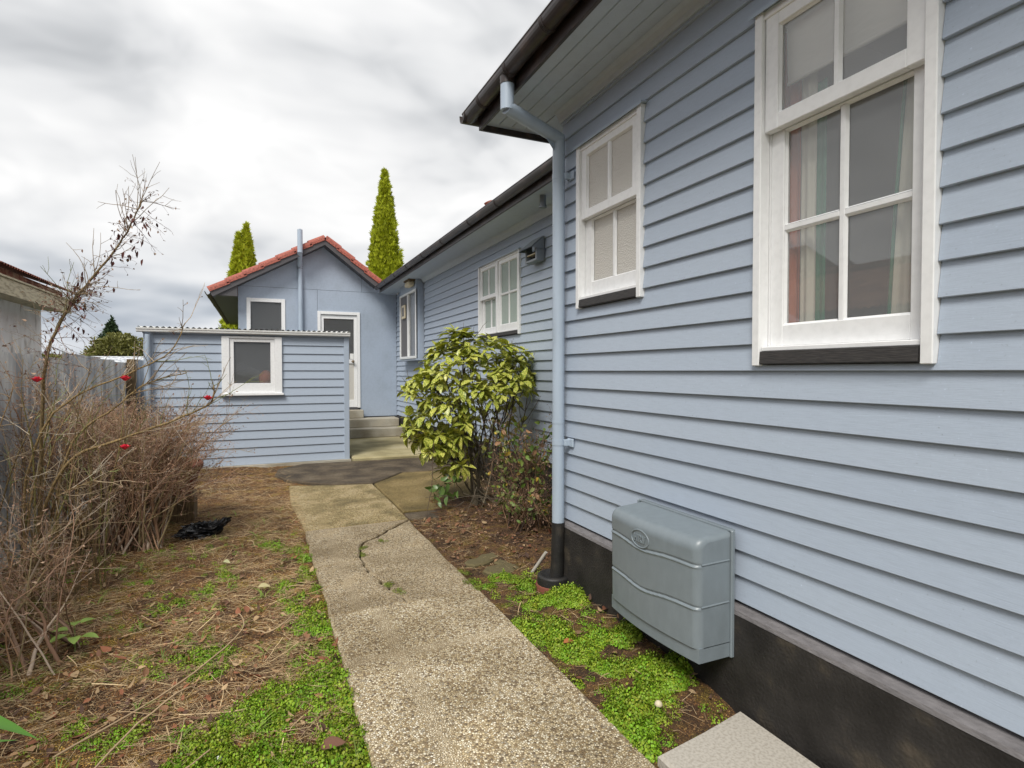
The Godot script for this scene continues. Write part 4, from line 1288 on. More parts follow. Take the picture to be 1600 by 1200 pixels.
func build_neighbours() -> void:
	# garage whose eave shows over the fence
	var o := group("neighbour_garage", null, V(-4.6, 0, -9.3))
	tag(o, "old white-walled garage with rusty corrugated roof and cream fascia behind the fence", "garage")
	var g := Geo.new()
	g.box(V(-3.0, 0, -1.35), V(1.63, 2.42, 1.28))
	obj("wall", g, M.wall_white_old, o)
	g = Geo.new()
	g.ext(PackedVector2Array([Vector2(1.63, 2.36), Vector2(2.0, 2.32), Vector2(2.0, 2.345), Vector2(1.63, 2.385)]), V(0, 0, -1.36), V(1, 0, 0), V(0, 1, 0), V(0, 0, 2.62))
	obj("soffit", g, M.fascia_cream, o)
	g = Geo.new()
	g.cbox(V(1.965, 2.33, -1.37), V(1.992, 2.505, 1.28), 0.004)
	g.cbox(V(1.94, 2.506, -1.37), V(2.012, 2.53, 1.28), 0.004)
	obj("fascia", g, M.fascia_cream, o)
	g = Geo.new()
	g.box(V(1.86, 2.53, -1.33), V(1.90, 2.64, 1.28))
	obj("eave_flashing", g, M.iron_rust, o)
	g = Geo.new()
	corrugated(g, V(2.03, 2.645, 1.28), V(0, 0, -1), V(-1, 0.36, 0).normalized(), V(0.34, 0.94, 0).normalized(), 2.66, 4.0, 0.0762, 0.012)
	corrugated(g, V(-5.5, 2.645, 1.28), V(0, 0, -1), V(1, 0.36, 0).normalized(), V(-0.34, 0.94, 0).normalized(), 2.66, 4.0, 0.0762, 0.012)
	obj("corrugated_roof", g, M.iron_rust_dark, o)
	# lower outbuilding beyond the fence: its roof shows in the tall window's panes
	o = group("neighbour_outbuilding", null, V(-4.9, 0, -3.0))
	tag(o, "long low outbuilding with rusty corrugated roof mirrored in the tall sash window", "outbuilding")
	g = Geo.new()
	g.box(V(-2.2, 0, -4.3), V(2.1, 2.12, 4.2))
	obj("wall", g, M.iron_rust_dark, o)
	g = Geo.new()
	corrugated(g, V(2.32, 2.20, 4.4), V(0, 0, -1), V(-1, 0.38, 0).normalized(), V(0.36, 0.93, 0).normalized(), 8.9, 2.5, 0.1, 0.014)
	obj("corrugated_roof", g, M.iron_rust, o)
	g = Geo.new()
	corrugated(g, V(-2.32, 2.20, 4.4), V(0, 0, -1), V(1, 0.38, 0).normalized(), V(-0.36, 0.93, 0).normalized(), 8.9, 2.5, 0.1, 0.014)
	obj("corrugated_roof", g, M.iron_rust, o)
	g = Geo.new()
	g.tube([V(0, 3.10, 4.4), V(0, 3.10, -4.5)], [0.08, 0.08], 8)
	obj("ridge_cap", g, M.iron_rust_dark, o)
	# far houses past the fence
	for q in [[V(-15.0, 0, -52), 5.0, 1.5, 5.0, 1.0, "white_paint", "iron_white", "white house with a low pale roof far beyond the fence"], [V(-8.6, 0, -46), 3.2, 1.7, 4.0, 0.8, "wall_white_old", "iron_grey", "small pale house with a grey roof beside the dark trees"], [V(-20.0, 0, -75), 7.0, 1.9, 5.0, 1.4, "wall_white_old", "tile_red", "distant house with a dull red roof beyond the fence"]]:
		var hh := group("distant_house", null, q[0])
		tag(hh, q[7], "house", "houses beyond the fence")
		var w: float = q[1] / 2.0
		var b := Geo.new()
		b.box(V(-w, 0, -q[3]), V(w, q[2], 0))
		obj("wall", b, M[q[5]], hh)
		b = Geo.new()
		b.ext(PackedVector2Array([Vector2(-q[3] - 0.5, q[2]), Vector2(0.5, q[2]), Vector2(-q[3] / 2.0, q[2] + q[4])]), V(-w - 0.5, 0, 0), V(0, 0, 1), V(0, 1, 0), V(q[1] + 1.0, 0, 0))
		obj("roof", b, M[q[6]], hh)
		for x in [-0.5, 0.4]:
			frame_box(hh, "window", M.mesh_dark, V(w * x - 0.5, 0.6, -0.05), V(w * x + 0.5, 1.3, 0.02))

func build_ground() -> void:
	var n := noise(91, 0.55, 4)
	var n2 := noise(92, 5.0, 3)
	var height := func(x: float, z: float) -> float:
		var y := -0.03 + 0.022 * n.get_noise_2d(x * 4.0, z * 4.0) + 0.012 * n2.get_noise_2d(x * 3.0, z * 3.0)
		if x > 1.3: y += 0.05 * smoothstep(1.55, 1.87, x) * smoothstep(-1.75, -2.0, z)
		if x < 0.3: y += 0.03 * smoothstep(0.2, -0.5, x)
		return y
	ground_height = height
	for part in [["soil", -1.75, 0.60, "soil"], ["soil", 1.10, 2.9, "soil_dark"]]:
		var g := Geo.new()
		var step := 0.035
		var nx := int((part[2] - part[1]) / step)
		var z0 := -10.2 if part[1] < 0 else -6.2
		var z1 := 1.4
		var nz := int((z1 - z0) / step)
		for i in nx + 1:
			for j in nz + 1:
				var x: float = part[1] + (part[2] - part[1]) * i / nx
				var z: float = z0 + (z1 - z0) * j / nz
				var y: float = height.call(x, z)
				var dx: float = height.call(x + 0.01, z) - y
				var dz: float = height.call(x, z + 0.01) - y
				g.vert(V(x, y, z), V(-dx, 0.01, -dz).normalized())
		for i in nx:
			for j in nz:
				var a := i * (nz + 1) + j
				var b := a + nz + 1
				for q in [a, b, b + 1, a, b + 1, a + 1]: g.ix.append(q)
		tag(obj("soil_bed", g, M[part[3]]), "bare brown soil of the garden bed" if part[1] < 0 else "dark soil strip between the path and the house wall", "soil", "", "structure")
	var fl := Geo.new()
	fl.quad(V(-900, -0.12, 300), V(900, -0.12, 300), V(900, -0.12, -1500), V(-900, -0.12, -1500))
	tag(obj("ground", fl, M.field), "grassy ground stretching away to the hills", "ground", "", "structure")
	var hill := Geo.new()
	var hn := noise(95, 0.004, 4)
	for k in 90:
		var x0 := -700.0 + k * 14.0
		var x1 := x0 + 14.0
		var h0 := 17.0 + 16.0 * hn.get_noise_1d(x0)
		var h1 := 17.0 + 16.0 * hn.get_noise_1d(x1)
		hill.quad_o(V(x0, -1, -640), V(x1, -1, -640), V(x1, h1, -760), V(x0, h0, -760), V(0, -100, -900))
		hill.quad_o(V(x0, h0, -760), V(x1, h1, -760), V(x1, h1 * 0.6, -900), V(x0, h0 * 0.6, -900), V(0, -100, -800))
	tag(obj("hills", hill, M.field), "low hills on the horizon", "hills", "", "structure")

var ground_height: Callable

func build_path() -> void:
	var P := group("concrete_path")
	tag(P, "cracked exposed-aggregate concrete path along the house", "path", "", "structure")
	var c1 := jag(Vector2(1.342, -5.52), Vector2(0.779, -4.89), 13, 0.022)
	var c2 := jag(Vector2(0.779, -4.89), Vector2(0.714, -4.5), 7, 0.016)
	var c3 := jag(Vector2(0.714, -4.5), Vector2(0.72, -4.15), 7, 0.016)
	c3 += jag(Vector2(0.72, -4.15), Vector2(0.853, -3.52), 11, 0.020)
	var cx := jag(Vector2(0.714, -4.5), Vector2(0.36, -4.40), 6, 0.012)
	var A := Vector2(0.853, -3.52)
	var near_joint: Array = jag(Vector2(1.335, -3.535), A, 5, 0.004) + jag(A, Vector2(0.358, -3.505), 5, 0.004) + [Vector2(0.358, -3.505)]
	# near slab
	var s1 := [Vector2(0.352, 3.0), Vector2(1.33, 3.0)]
	for k in 22: s1.append(Vector2(1.335 + R.randf_range(-0.007, 0.007), 2.8 - k * 0.29))
	s1 += near_joint
	for k in 22: s1.append(Vector2(0.36 + R.randf_range(-0.008, 0.008), -3.3 + k * 0.285))
	poly_slab("slab", s1, -0.09, 0.0, M.path_pebble, P, 0.006, 0.012)
	var le := func(a: float, b: float, n: int) -> Array:
		var r := []
		for k in range(1, n): r.append(Vector2(0.362 + R.randf_range(-0.012, 0.012), lerpf(a, b, float(k) / n)))
		return r
	# second bay, broken in three
	var pA: Array = [Vector2(0.36, -3.512)] + jag(Vector2(0.36, -3.512), A, 4, 0.003).slice(1) + [A]
	var c3r := c3.duplicate(); c3r.reverse()
	pA += c3r
	pA += cx.slice(1) + [Vector2(0.36, -4.40)]
	pA += le.call(-4.40, -3.512, 4)
	poly_slab("slab", pA, -0.09, -0.005, M.path_worn, P, 0.006, 0.012)
	var cxr := [Vector2(0.36, -4.40)]
	var t := cx.duplicate(); t.reverse()
	cxr += t
	var c12 := c1 + c2
	var c12r := c12.duplicate(); c12r.reverse()
	var pB: Array = cxr + c12r + jag(Vector2(1.342, -5.52), Vector2(0.366, -5.47), 8, 0.008).slice(1) + [Vector2(0.366, -5.47)] + le.call(-5.47, -4.40, 5)
	poly_slab("slab", pB, -0.09, -0.002, M.path_worn, P, 0.006, 0.012)
	var pC: Array = c1 + c2 + c3 + [A] + jag(A, Vector2(1.335, -3.54), 4, 0.003).slice(1) + [Vector2(1.335, -3.54)]
	for k in range(1, 8): pC.append(Vector2(1.337 + R.randf_range(-0.012, 0.012), lerpf(-3.54, -5.45, k / 8.0)))
	poly_slab("slab", pC, -0.09, -0.012, M.path_worn, P, 0.008, 0.012)
	# third bay and the wide one beside the shrub
	var d := [Vector2(0.366, -5.48), Vector2(1.342, -5.53), Vector2(1.345, -6.2), Vector2(1.338, -6.9), Vector2(1.338, -7.44), Vector2(0.85, -7.56), Vector2(0.33, -7.75), Vector2(0.30, -6.8)]
	poly_slab("slab", d, -0.09, -0.006, M.path_mossy, P, 0.006, 0.012)
	poly_slab("slab", [Vector2(1.352, -5.83), Vector2(2.84, -5.80), Vector2(2.84, -8.03), Vector2(1.86, -8.09), Vector2(1.6, -7.75), Vector2(1.345, -7.45)], -0.09, -0.004, M.path_moss_far, P, 0.005, 0.010)
	# dark patch in front of the shed
	var dp := [Vector2(0.30, -8.2), Vector2(0.50, -7.9), Vector2(0.86, -7.575), Vector2(1.338, -7.46), Vector2(1.6, -7.77), Vector2(1.86, -8.11), Vector2(2.84, -8.05), Vector2(2.84, -9.33), Vector2(1.40, -9.40), Vector2(0.62, -9.46), Vector2(0.24, -9.1), Vector2(0.18, -8.6)]
	poly_slab("slab", dp, -0.09, 0.002, M.path_dark, P, 0.004, 0.012)
	poly_slab("slab", [Vector2(1.352, -5.56), Vector2(2.84, -5.30), Vector2(2.84, -5.78), Vector2(1.352, -5.81)], -0.09, -0.014, M.path_dark, P, 0.006, 0.010)
	var pt := group("patio")
	tag(pt, "pale yellowish concrete patio slab in front of the steps", "patio", "", "structure")
	poly_slab("slab", [Vector2(1.375, -9.42), Vector2(2.83, -9.35), Vector2(2.83, -12.9), Vector2(1.375, -12.9)], -0.09, 0.05, M.concrete_patio, pt, 0.004, 0.02)
	poly_slab("slab", [Vector2(-0.3, -11.45), Vector2(1.373, -11.45), Vector2(1.373, -12.9), Vector2(-0.3, -12.9)], -0.09, 0.05, M.concrete_patio, pt, 0.004, 0.02)
	var pad := group("concrete_pad")
	tag(pad, "pale smooth concrete pad against the black foundation", "pad", "", "structure")
	poly_slab("slab", [Vector2(1.345, -1.70), Vector2(1.60, -1.74), Vector2(1.852, -1.79), Vector2(1.852, 2.8), Vector2(1.345, 2.8)], -0.09, 0.02, M.concrete_pale, pad, 0.004, 0.012)
	# steps to the door
	var st := group("concrete_steps", null, V(1.9, 0.05, -12.5))
	tag(st, "weathered concrete steps up to the white back door", "steps")
	for q in [[-0.60, 1.06, 0.0, 0.19, 0.42], [-0.60, 0.91, 0.19, 0.37, 0.10], [-0.60, 0.19, 0.37, 0.55, -0.17]]:
		var g := Geo.new()
		g.cbox(V(q[0], q[2], -0.43), V(q[1], q[3], q[4] - 0.05), 0.012)
		obj("step", g, M.concrete_step, st)
	# flat mossy stones by the gully
	for q in [[1.62, -3.83, 0.16, 0.10], [1.76, -3.97, 0.13, 0.12], [1.52, -4.06, 0.12, 0.09], [1.67, -4.16, 0.14, 0.08]]:
		var pts := []
		for k in 9:
			var a := TAU * k / 9.0
			var rr := R.randf_range(0.8, 1.15)
			pts.append(Vector2(q[0] + cos(a) * q[2] * rr, q[1] + sin(a) * q[3] * rr))
		var o := poly_slab("flat_stone", pts, -0.08, -0.006 + R.randf_range(-0.006, 0.008), M.stone_moss, null, 0.003, 0.012)
		tag(o, "flat mossy stone set in the soil between path and downpipe", "stone", "flat mossy stones by the downpipe")

# ---------------------------------------------------------------- plants
func leaf_geo(L: float, W: float, fold: float, droop: float, n := 5, c0 := Color(1, 1, 1)) -> Geo:
	var g := Geo.new()
	g.col = c0
	for k in n + 1:
		var t := float(k) / n
		var w := W * 0.5 * pow(sin(PI * pow(t, 0.8)), 0.8) if k > 0 and k < n else 0.0005
		var y := -droop * L * t * t
		var z := L * t * (1.0 - 0.25 * droop * t)
		var nn := V(0, 1, 2.0 * droop * t).normalized()
		var sd := V(fold, 1, 2.0 * droop * t).normalized()
		g.vert(V(-w, y + fold * w, z), V(fold, nn.y, nn.z).normalized(), Vector2(0.5 - 0.5 * w / (W * 0.5), t))
		g.vert(V(0, y, z), nn, Vector2(0.5, t))
		g.vert(V(w, y + fold * w, z), V(-fold, nn.y, nn.z).normalized(), Vector2(0.5 + 0.5 * w / (W * 0.5), t))
	for k in n:
		var a := k * 3
		for q in [a, a + 1, a + 4, a, a + 4, a + 3, a + 1, a + 2, a + 5, a + 1, a + 5, a + 4]: g.ix.append(q)
	return g

func facing(dir: Vector3, roll := 0.0) -> Basis:
	var z := dir.normalized()
	var x := Vector3.UP.cross(z)
	if x.length() < 0.01: x = Vector3.RIGHT
	x = x.normalized()
	var y := z.cross(x)
	return Basis(x, y, z).rotated(z, roll)

func rv(a: float) -> Vector3: return V(R.randf_range(-a, a), R.randf_range(-a, a), R.randf_range(-a, a))

func curve_pts(p: Vector3, dir: Vector3, length: float, n: int, wander: float, lift := 0.0) -> Array:
	var r := [p]
	var d := dir.normalized()
	for k in n:
		d = (d + rv(wander) + V(0, lift, 0)).normalized()
		p += d * length / n
		r.append(p)
	return r

func taper(r0: float, r1: float, n: int) -> Array:
	var r := []
	for k in n: r.append(lerpf(r0, r1, float(k) / maxi(1, n - 1)))
	return r

func smooth(pts: Array, sub := 4) -> Array:
	var r := []
	for k in pts.size() - 1:
		var a: Vector3 = pts[maxi(k - 1, 0)]
		var b: Vector3 = pts[k]
		var c: Vector3 = pts[k + 1]
		var d: Vector3 = pts[mini(k + 2, pts.size() - 1)]
		for s in sub: r.append(b.cubic_interpolate(c, a, d, float(s) / sub) + (rv(0.004) if s else Vector3.ZERO))
	r.append(pts[pts.size() - 1])
	return r

func many(called: String, mesh: Mesh, m: Material, places: Array, colors: Array, parent: Node = null) -> MultiMeshInstance3D:
	var mm := MultiMesh.new()
	mm.transform_format = MultiMesh.TRANSFORM_3D
	mm.use_colors = true
	mm.mesh = mesh
	mm.instance_count = places.size()
	for k in places.size():
		mm.set_instance_transform(k, places[k])
		mm.set_instance_color(k, colors[k])
	var o := MultiMeshInstance3D.new()
	o.multimesh = mm
	o.material_override = m
	if parent: o.name = called; parent.add_child(o, true)
	else: o.name = numbered(called); add_child(o, true)
	return o

# side twigs with twiglets, joined into one mesh; dry leaves at their tips into another
func twigs(g: Geo, lv: Geo, pts: Array, from: float, count: int, len0: float, len1: float, r: float, tint: Array, up: float, outw: Vector3, sub := 3, leafy := 0.5) -> void:
	for k in count:
		var t := R.randf_range(from, 1.0) * (pts.size() - 1)
		var i := mini(int(t), pts.size() - 2)
		var p: Vector3 = pts[i].lerp(pts[i + 1], t - i)
		var d: Vector3 = (pts[i + 1] - pts[i]).normalized() * 0.6 + rv(0.9) + V(0, up, 0) + outw * 0.5
		var L := R.randf_range(len0, len1)
		var q := curve_pts(p, d, L, 5, 0.22, up * 0.1)
		g.col = tint[R.randi() % tint.size()] * R.randf_range(0.75, 1.25)
		g.tube(q, taper(r, r * 0.45, q.size()), 3, false)
		for s in sub:
			var j := R.randi_range(2, 4)
			var qq := curve_pts(q[j], d + rv(1.0), R.randf_range(0.15, 0.4) * L, 3, 0.3)
			g.tube(qq, taper(r * 0.55, r * 0.3, qq.size()), 3, false)
			if R.randf() < leafy:
				var l := leaf_geo(R.randf_range(0.012, 0.028), R.randf_range(0.006, 0.013), 0.5, R.randf_range(-0.2, 0.7), 2)
				lv.col = [Color(0.22, 0.13, 0.09), Color(0.30, 0.19, 0.13), Color(0.15, 0.085, 0.06), Color(0.38, 0.26, 0.18)][R.randi() % 4]
				lv.add(l, Transform3D(facing(rv(1.0) + V(0, -0.5, 0), R.randf() * TAU), qq[3]))

func dry_bush(called: String, label: String, base: Vector3, spread: Vector2, goal: Callable, stems: int, count: int, tint: Array, r0: float, leafy: float, outw := Vector3.ZERO, sub := 3) -> Node3D:
	var o := group(called, null, base)
	tag(o, label, "shrub")
	var tg := Geo.new()
	var lv := Geo.new()
	for k in stems:
		var a := V(R.randf_range(-spread.x, spread.x), -0.03, R.randf_range(-spread.y, spread.y))
		var b: Vector3 = goal.call(k)
		var mid := a.lerp(b, 0.5) + V(0, 0.14 * b.y, 0) + rv(0.09)
		var thick := 1.0 if R.randf() < 0.7 else 1.9
		var pts := smooth([a, a.lerp(mid, 0.5) + rv(0.02), mid, mid.lerp(b, 0.5) + rv(0.04), b], 3)
		var g := Geo.new()
		g.col = tint[R.randi() % tint.size()] * R.randf_range(0.6, 1.1)
		g.tube(pts, taper(r0 * R.randf_range(0.6, 1.2) * thick, r0 * 0.25, pts.size()), 5, false)
		obj("branch", g, M.twig, o)
		twigs(tg, lv, pts, 0.4, count, 0.10, 0.34, r0 * R.randf_range(0.2, 0.36), tint, 0.25, outw, sub, leafy)
	tag(obj("twigs", tg, M.twig, o), "", "", "", "stuff")
	if lv.v.size(): tag(obj("dry_leaves", lv, M.leaf_dry, o), "", "", "", "stuff")
	return o

func build_roses() -> void:
	var brown := [Color(0.34, 0.25, 0.15), Color(0.42, 0.32, 0.21), Color(0.26, 0.18, 0.10), Color(0.50, 0.42, 0.32)]
	var base := V(-1.22, 0, -4.35)
	var o := group("rose_bush", null, base)
	tag(o, "bare rambling rose with long thorny canes, a few red blooms and one tall leaning cane", "rose bush")
	var cane_col := [Color(1.0, 0.95, 0.85), Color(0.8, 0.95, 0.6), Color(1.1, 0.9, 0.8), Color(0.75, 0.72, 0.65)]
	var lines := [
		[[V(-1.26, -0.02, -4.42), V(-1.24, 0.6, -4.36), V(-1.19, 1.15, -4.25), V(-1.142, 1.564, -4.2), V(-1.03, 1.84, -4.2), V(-0.93, 2.0, -4.2), V(-0.78, 2.23, -4.2), V(-0.70, 2.40, -4.2), V(-0.657, 2.526, -4.2)], 0.0125, 0.003, 30],
		[[V(-1.30, -0.02, -4.40), V(-1.24, 0.5, -4.34), V(-1.06, 0.895, -4.22), V(-0.81, 1.02, -4.18), V(-0.57, 1.11, -4.16), V(-0.40, 1.18, -4.16), V(-0.285, 1.25, -4.16), V(-0.27, 1.36, -4.16)], 0.0105, 0.0045, 30],
		[[V(-1.18, -0.02, -4.44), V(-1.15, 0.6, -4.35), V(-1.04, 1.02, -4.24), V(-0.81, 1.23, -4.2), V(-0.65, 1.37, -4.2), V(-0.425, 1.44, -4.2)], 0.010, 0.003, 26],
		[[V(-1.32, -0.02, -4.36), V(-1.29, 0.7, -4.28), V(-1.18, 1.10, -4.22), V(-1.01, 1.30, -4.2), V(-0.73, 1.44, -4.2), V(-0.52, 1.57, -4.2), V(-0.43, 1.76, -4.2)], 0.0085, 0.003, 26],
		[[V(-1.18, 0.55, -4.33), V(-1.08, 0.72, -4.1), V(-0.92, 0.80, -4.0), V(-0.70, 0.92, -3.95)], 0.006, 0.002, 10],
	]
	for k in 24:
		var a := V(R.randf_range(-1.55, -0.95), -0.02, R.randf_range(-4.7, -4.1))
		var hgt := R.randf_range(0.8, 1.55)
		var lean := V(R.randf_range(-0.25, 0.38), 0, R.randf_range(-0.3, 0.25))
		lines.append([[a, a + V(0, hgt * 0.35, 0) + lean * 0.2, a + V(0, hgt * 0.7, 0) + lean * 0.55 + rv(0.04), a + V(0, hgt, 0) + lean], R.randf_range(0.004, 0.010), 0.0018, 9])
	var tg := Geo.new()
	var lv := Geo.new()
	var th := Geo.new()
	for q in lines:
		var pts := []
		for p in q[0]: pts.append(p - base)
		pts = smooth(pts, 5)
		var g := Geo.new()
		g.col = cane_col[R.randi() % 4]
		g.tube(pts, taper(q[1], q[2], pts.size()), 7)
		obj("cane", g, M.cane, o)
		twigs(tg, lv, pts, 0.3, q[3], 0.08, 0.36, 0.0028, brown + [Color(0.22, 0.24, 0.09)], 0.35, Vector3.ZERO, 2, 0.22)
		for k in 14:
			var i := R.randi_range(2, pts.size() - 2)
			var d := rv(1.0).normalized()
			th.col = Color(1.3, 0.8, 0.6)
			th.tube([pts[i] + d * q[2], pts[i] + d * (q[1] + 0.011) - V(0, 0.004, 0)], [0.0028, 0.0003], 4, false)
	# tangle and hanging dead leaves on the tall cane
	var tall := []
	for p in lines[0][0]: tall.append(p - base)
	tall = smooth(tall, 5)
	twigs(tg, lv, tall.slice(14), 0.0, 60, 0.06, 0.22, 0.0015, [Color(0.18, 0.10, 0.08), Color(0.13, 0.07, 0.06)], -0.25, Vector3.ZERO, 3, 0.9)
	twigs(tg, lv, tall.slice(19, 24), 0.0, 80, 0.08, 0.20, 0.0017, [Color(0.30, 0.24, 0.16), Color(0.24, 0.18, 0.11)], -0.1, Vector3.ZERO, 3, 0.5)
	twigs(tg, lv, tall.slice(12, 22), 0.0, 46, 0.10, 0.34, 0.0018, [Color(0.30, 0.22, 0.14), Color(0.18, 0.11, 0.08)], -0.5, Vector3.ZERO, 3, 0.8)
	for k in 110:
		var p: Vector3 = tall[R.randi_range(17, tall.size() - 3)] + V(R.randf_range(-0.07, 0.09), R.randf_range(-0.11, 0.03), R.randf_range(-0.07, 0.07))
		var l := leaf_geo(R.randf_range(0.025, 0.05), R.randf_range(0.011, 0.018), 0.7, 0.3, 3)
		lv.col = [Color(0.10, 0.028, 0.025), Color(0.15, 0.05, 0.04), Color(0.085, 0.035, 0.03)][R.randi() % 3]
		lv.add(l, Transform3D(facing(V(R.randf_range(-0.5, 0.5), -1, R.randf_range(-0.5, 0.5)), R.randf() * TAU), p))
	tag(obj("twigs", tg, M.twig, o), "", "", "", "stuff")
	tag(obj("dead_leaves", lv, M.leaf_dry, o), "", "", "", "stuff")
	tag(obj("thorns", th, M.cane, o), "", "", "", "stuff")
	for p in [V(-1.185, 1.385, -4.16), V(-0.752, 1.39, -4.16), V(-0.303, 1.262, -4.14), V(-0.752, 0.972, -4.12)]:
		var g := Geo.new()
		for k in 15:
			var ring := k / 5
			var a := TAU * k / 5.0 + ring * 0.6
			var pet := leaf_geo(0.036 - 0.004 * ring, 0.034 - 0.004 * ring, 0.5, -0.4, 4)
			g.add(pet, Transform3D(facing(V(cos(a), 0.35 + 0.75 * ring, sin(a)), 0.0), Vector3.ZERO))
		obj("bloom", g, M.petal, o, p - base)

func build_bushes() -> void:
	var dusky := [Color(0.46, 0.30, 0.21), Color(0.37, 0.22, 0.145), Color(0.56, 0.44, 0.34), Color(0.24, 0.14, 0.085), Color(0.50, 0.30, 0.18), Color(0.35, 0.27, 0.14)]
	# twiggy dead shrub in front of the shed
	dry_bush("dead_shrub", "dense brown twiggy dead shrub in front of the shed wall", V(-0.98, 0, -5.45), Vector2(0.24, 0.14), func(k):
		var a := R.randf_range(-0.25, 1.0)
		var hh := R.randf_range(0.45, 1.0) if R.randf() < 0.6 else R.randf_range(0.8, 1.02)
		return V(lerpf(-0.36, 0.78, clampf(a, 0.0, 1.0)) * (0.82 + 0.18 * hh) + R.randf_range(-0.1, 0.04), hh * (1.12 - 0.06 * maxf(a, 0.0)), R.randf_range(-0.75, 0.30)), 125, 21, dusky, 0.007, 0.8, V(0.15, 0.1, 0.1), 4)
	# upright stems at the edge of the picture
	dry_bush("dry_stalk_clump", "clump of upright dry brown stems at the foot of the rose", V(-1.12, 0, -3.55), Vector2(0.26, 0.28), func(k): return V(R.randf_range(-0.55, 0.26), R.randf_range(0.30, 0.85), R.randf_range(-0.55, 0.35)), 40, 12, dusky, 0.005, 0.5, Vector3.ZERO, 3)
	dry_bush("dry_creeper", "tangle of dry creeper stems climbing the iron fence", V(-1.46, 0, -5.35), Vector2(0.14, 0.5), func(k): return V(R.randf_range(-0.16, 0.10), R.randf_range(0.7, 1.62), R.randf_range(-0.7, 0.6)), 26, 15, dusky, 0.006, 0.8, V(0, 0.1, 0), 3)
	dry_bush("dead_shrub", "low dead brown shrub between the fence and the rose canes", V(-1.25, 0, -6.6), Vector2(0.2, 0.3), func(k): return V(R.randf_range(-0.35, 0.3), R.randf_range(0.4, 1.05), R.randf_range(-0.5, 0.5)), 40, 16, dusky, 0.006, 0.7, Vector3.ZERO, 3)

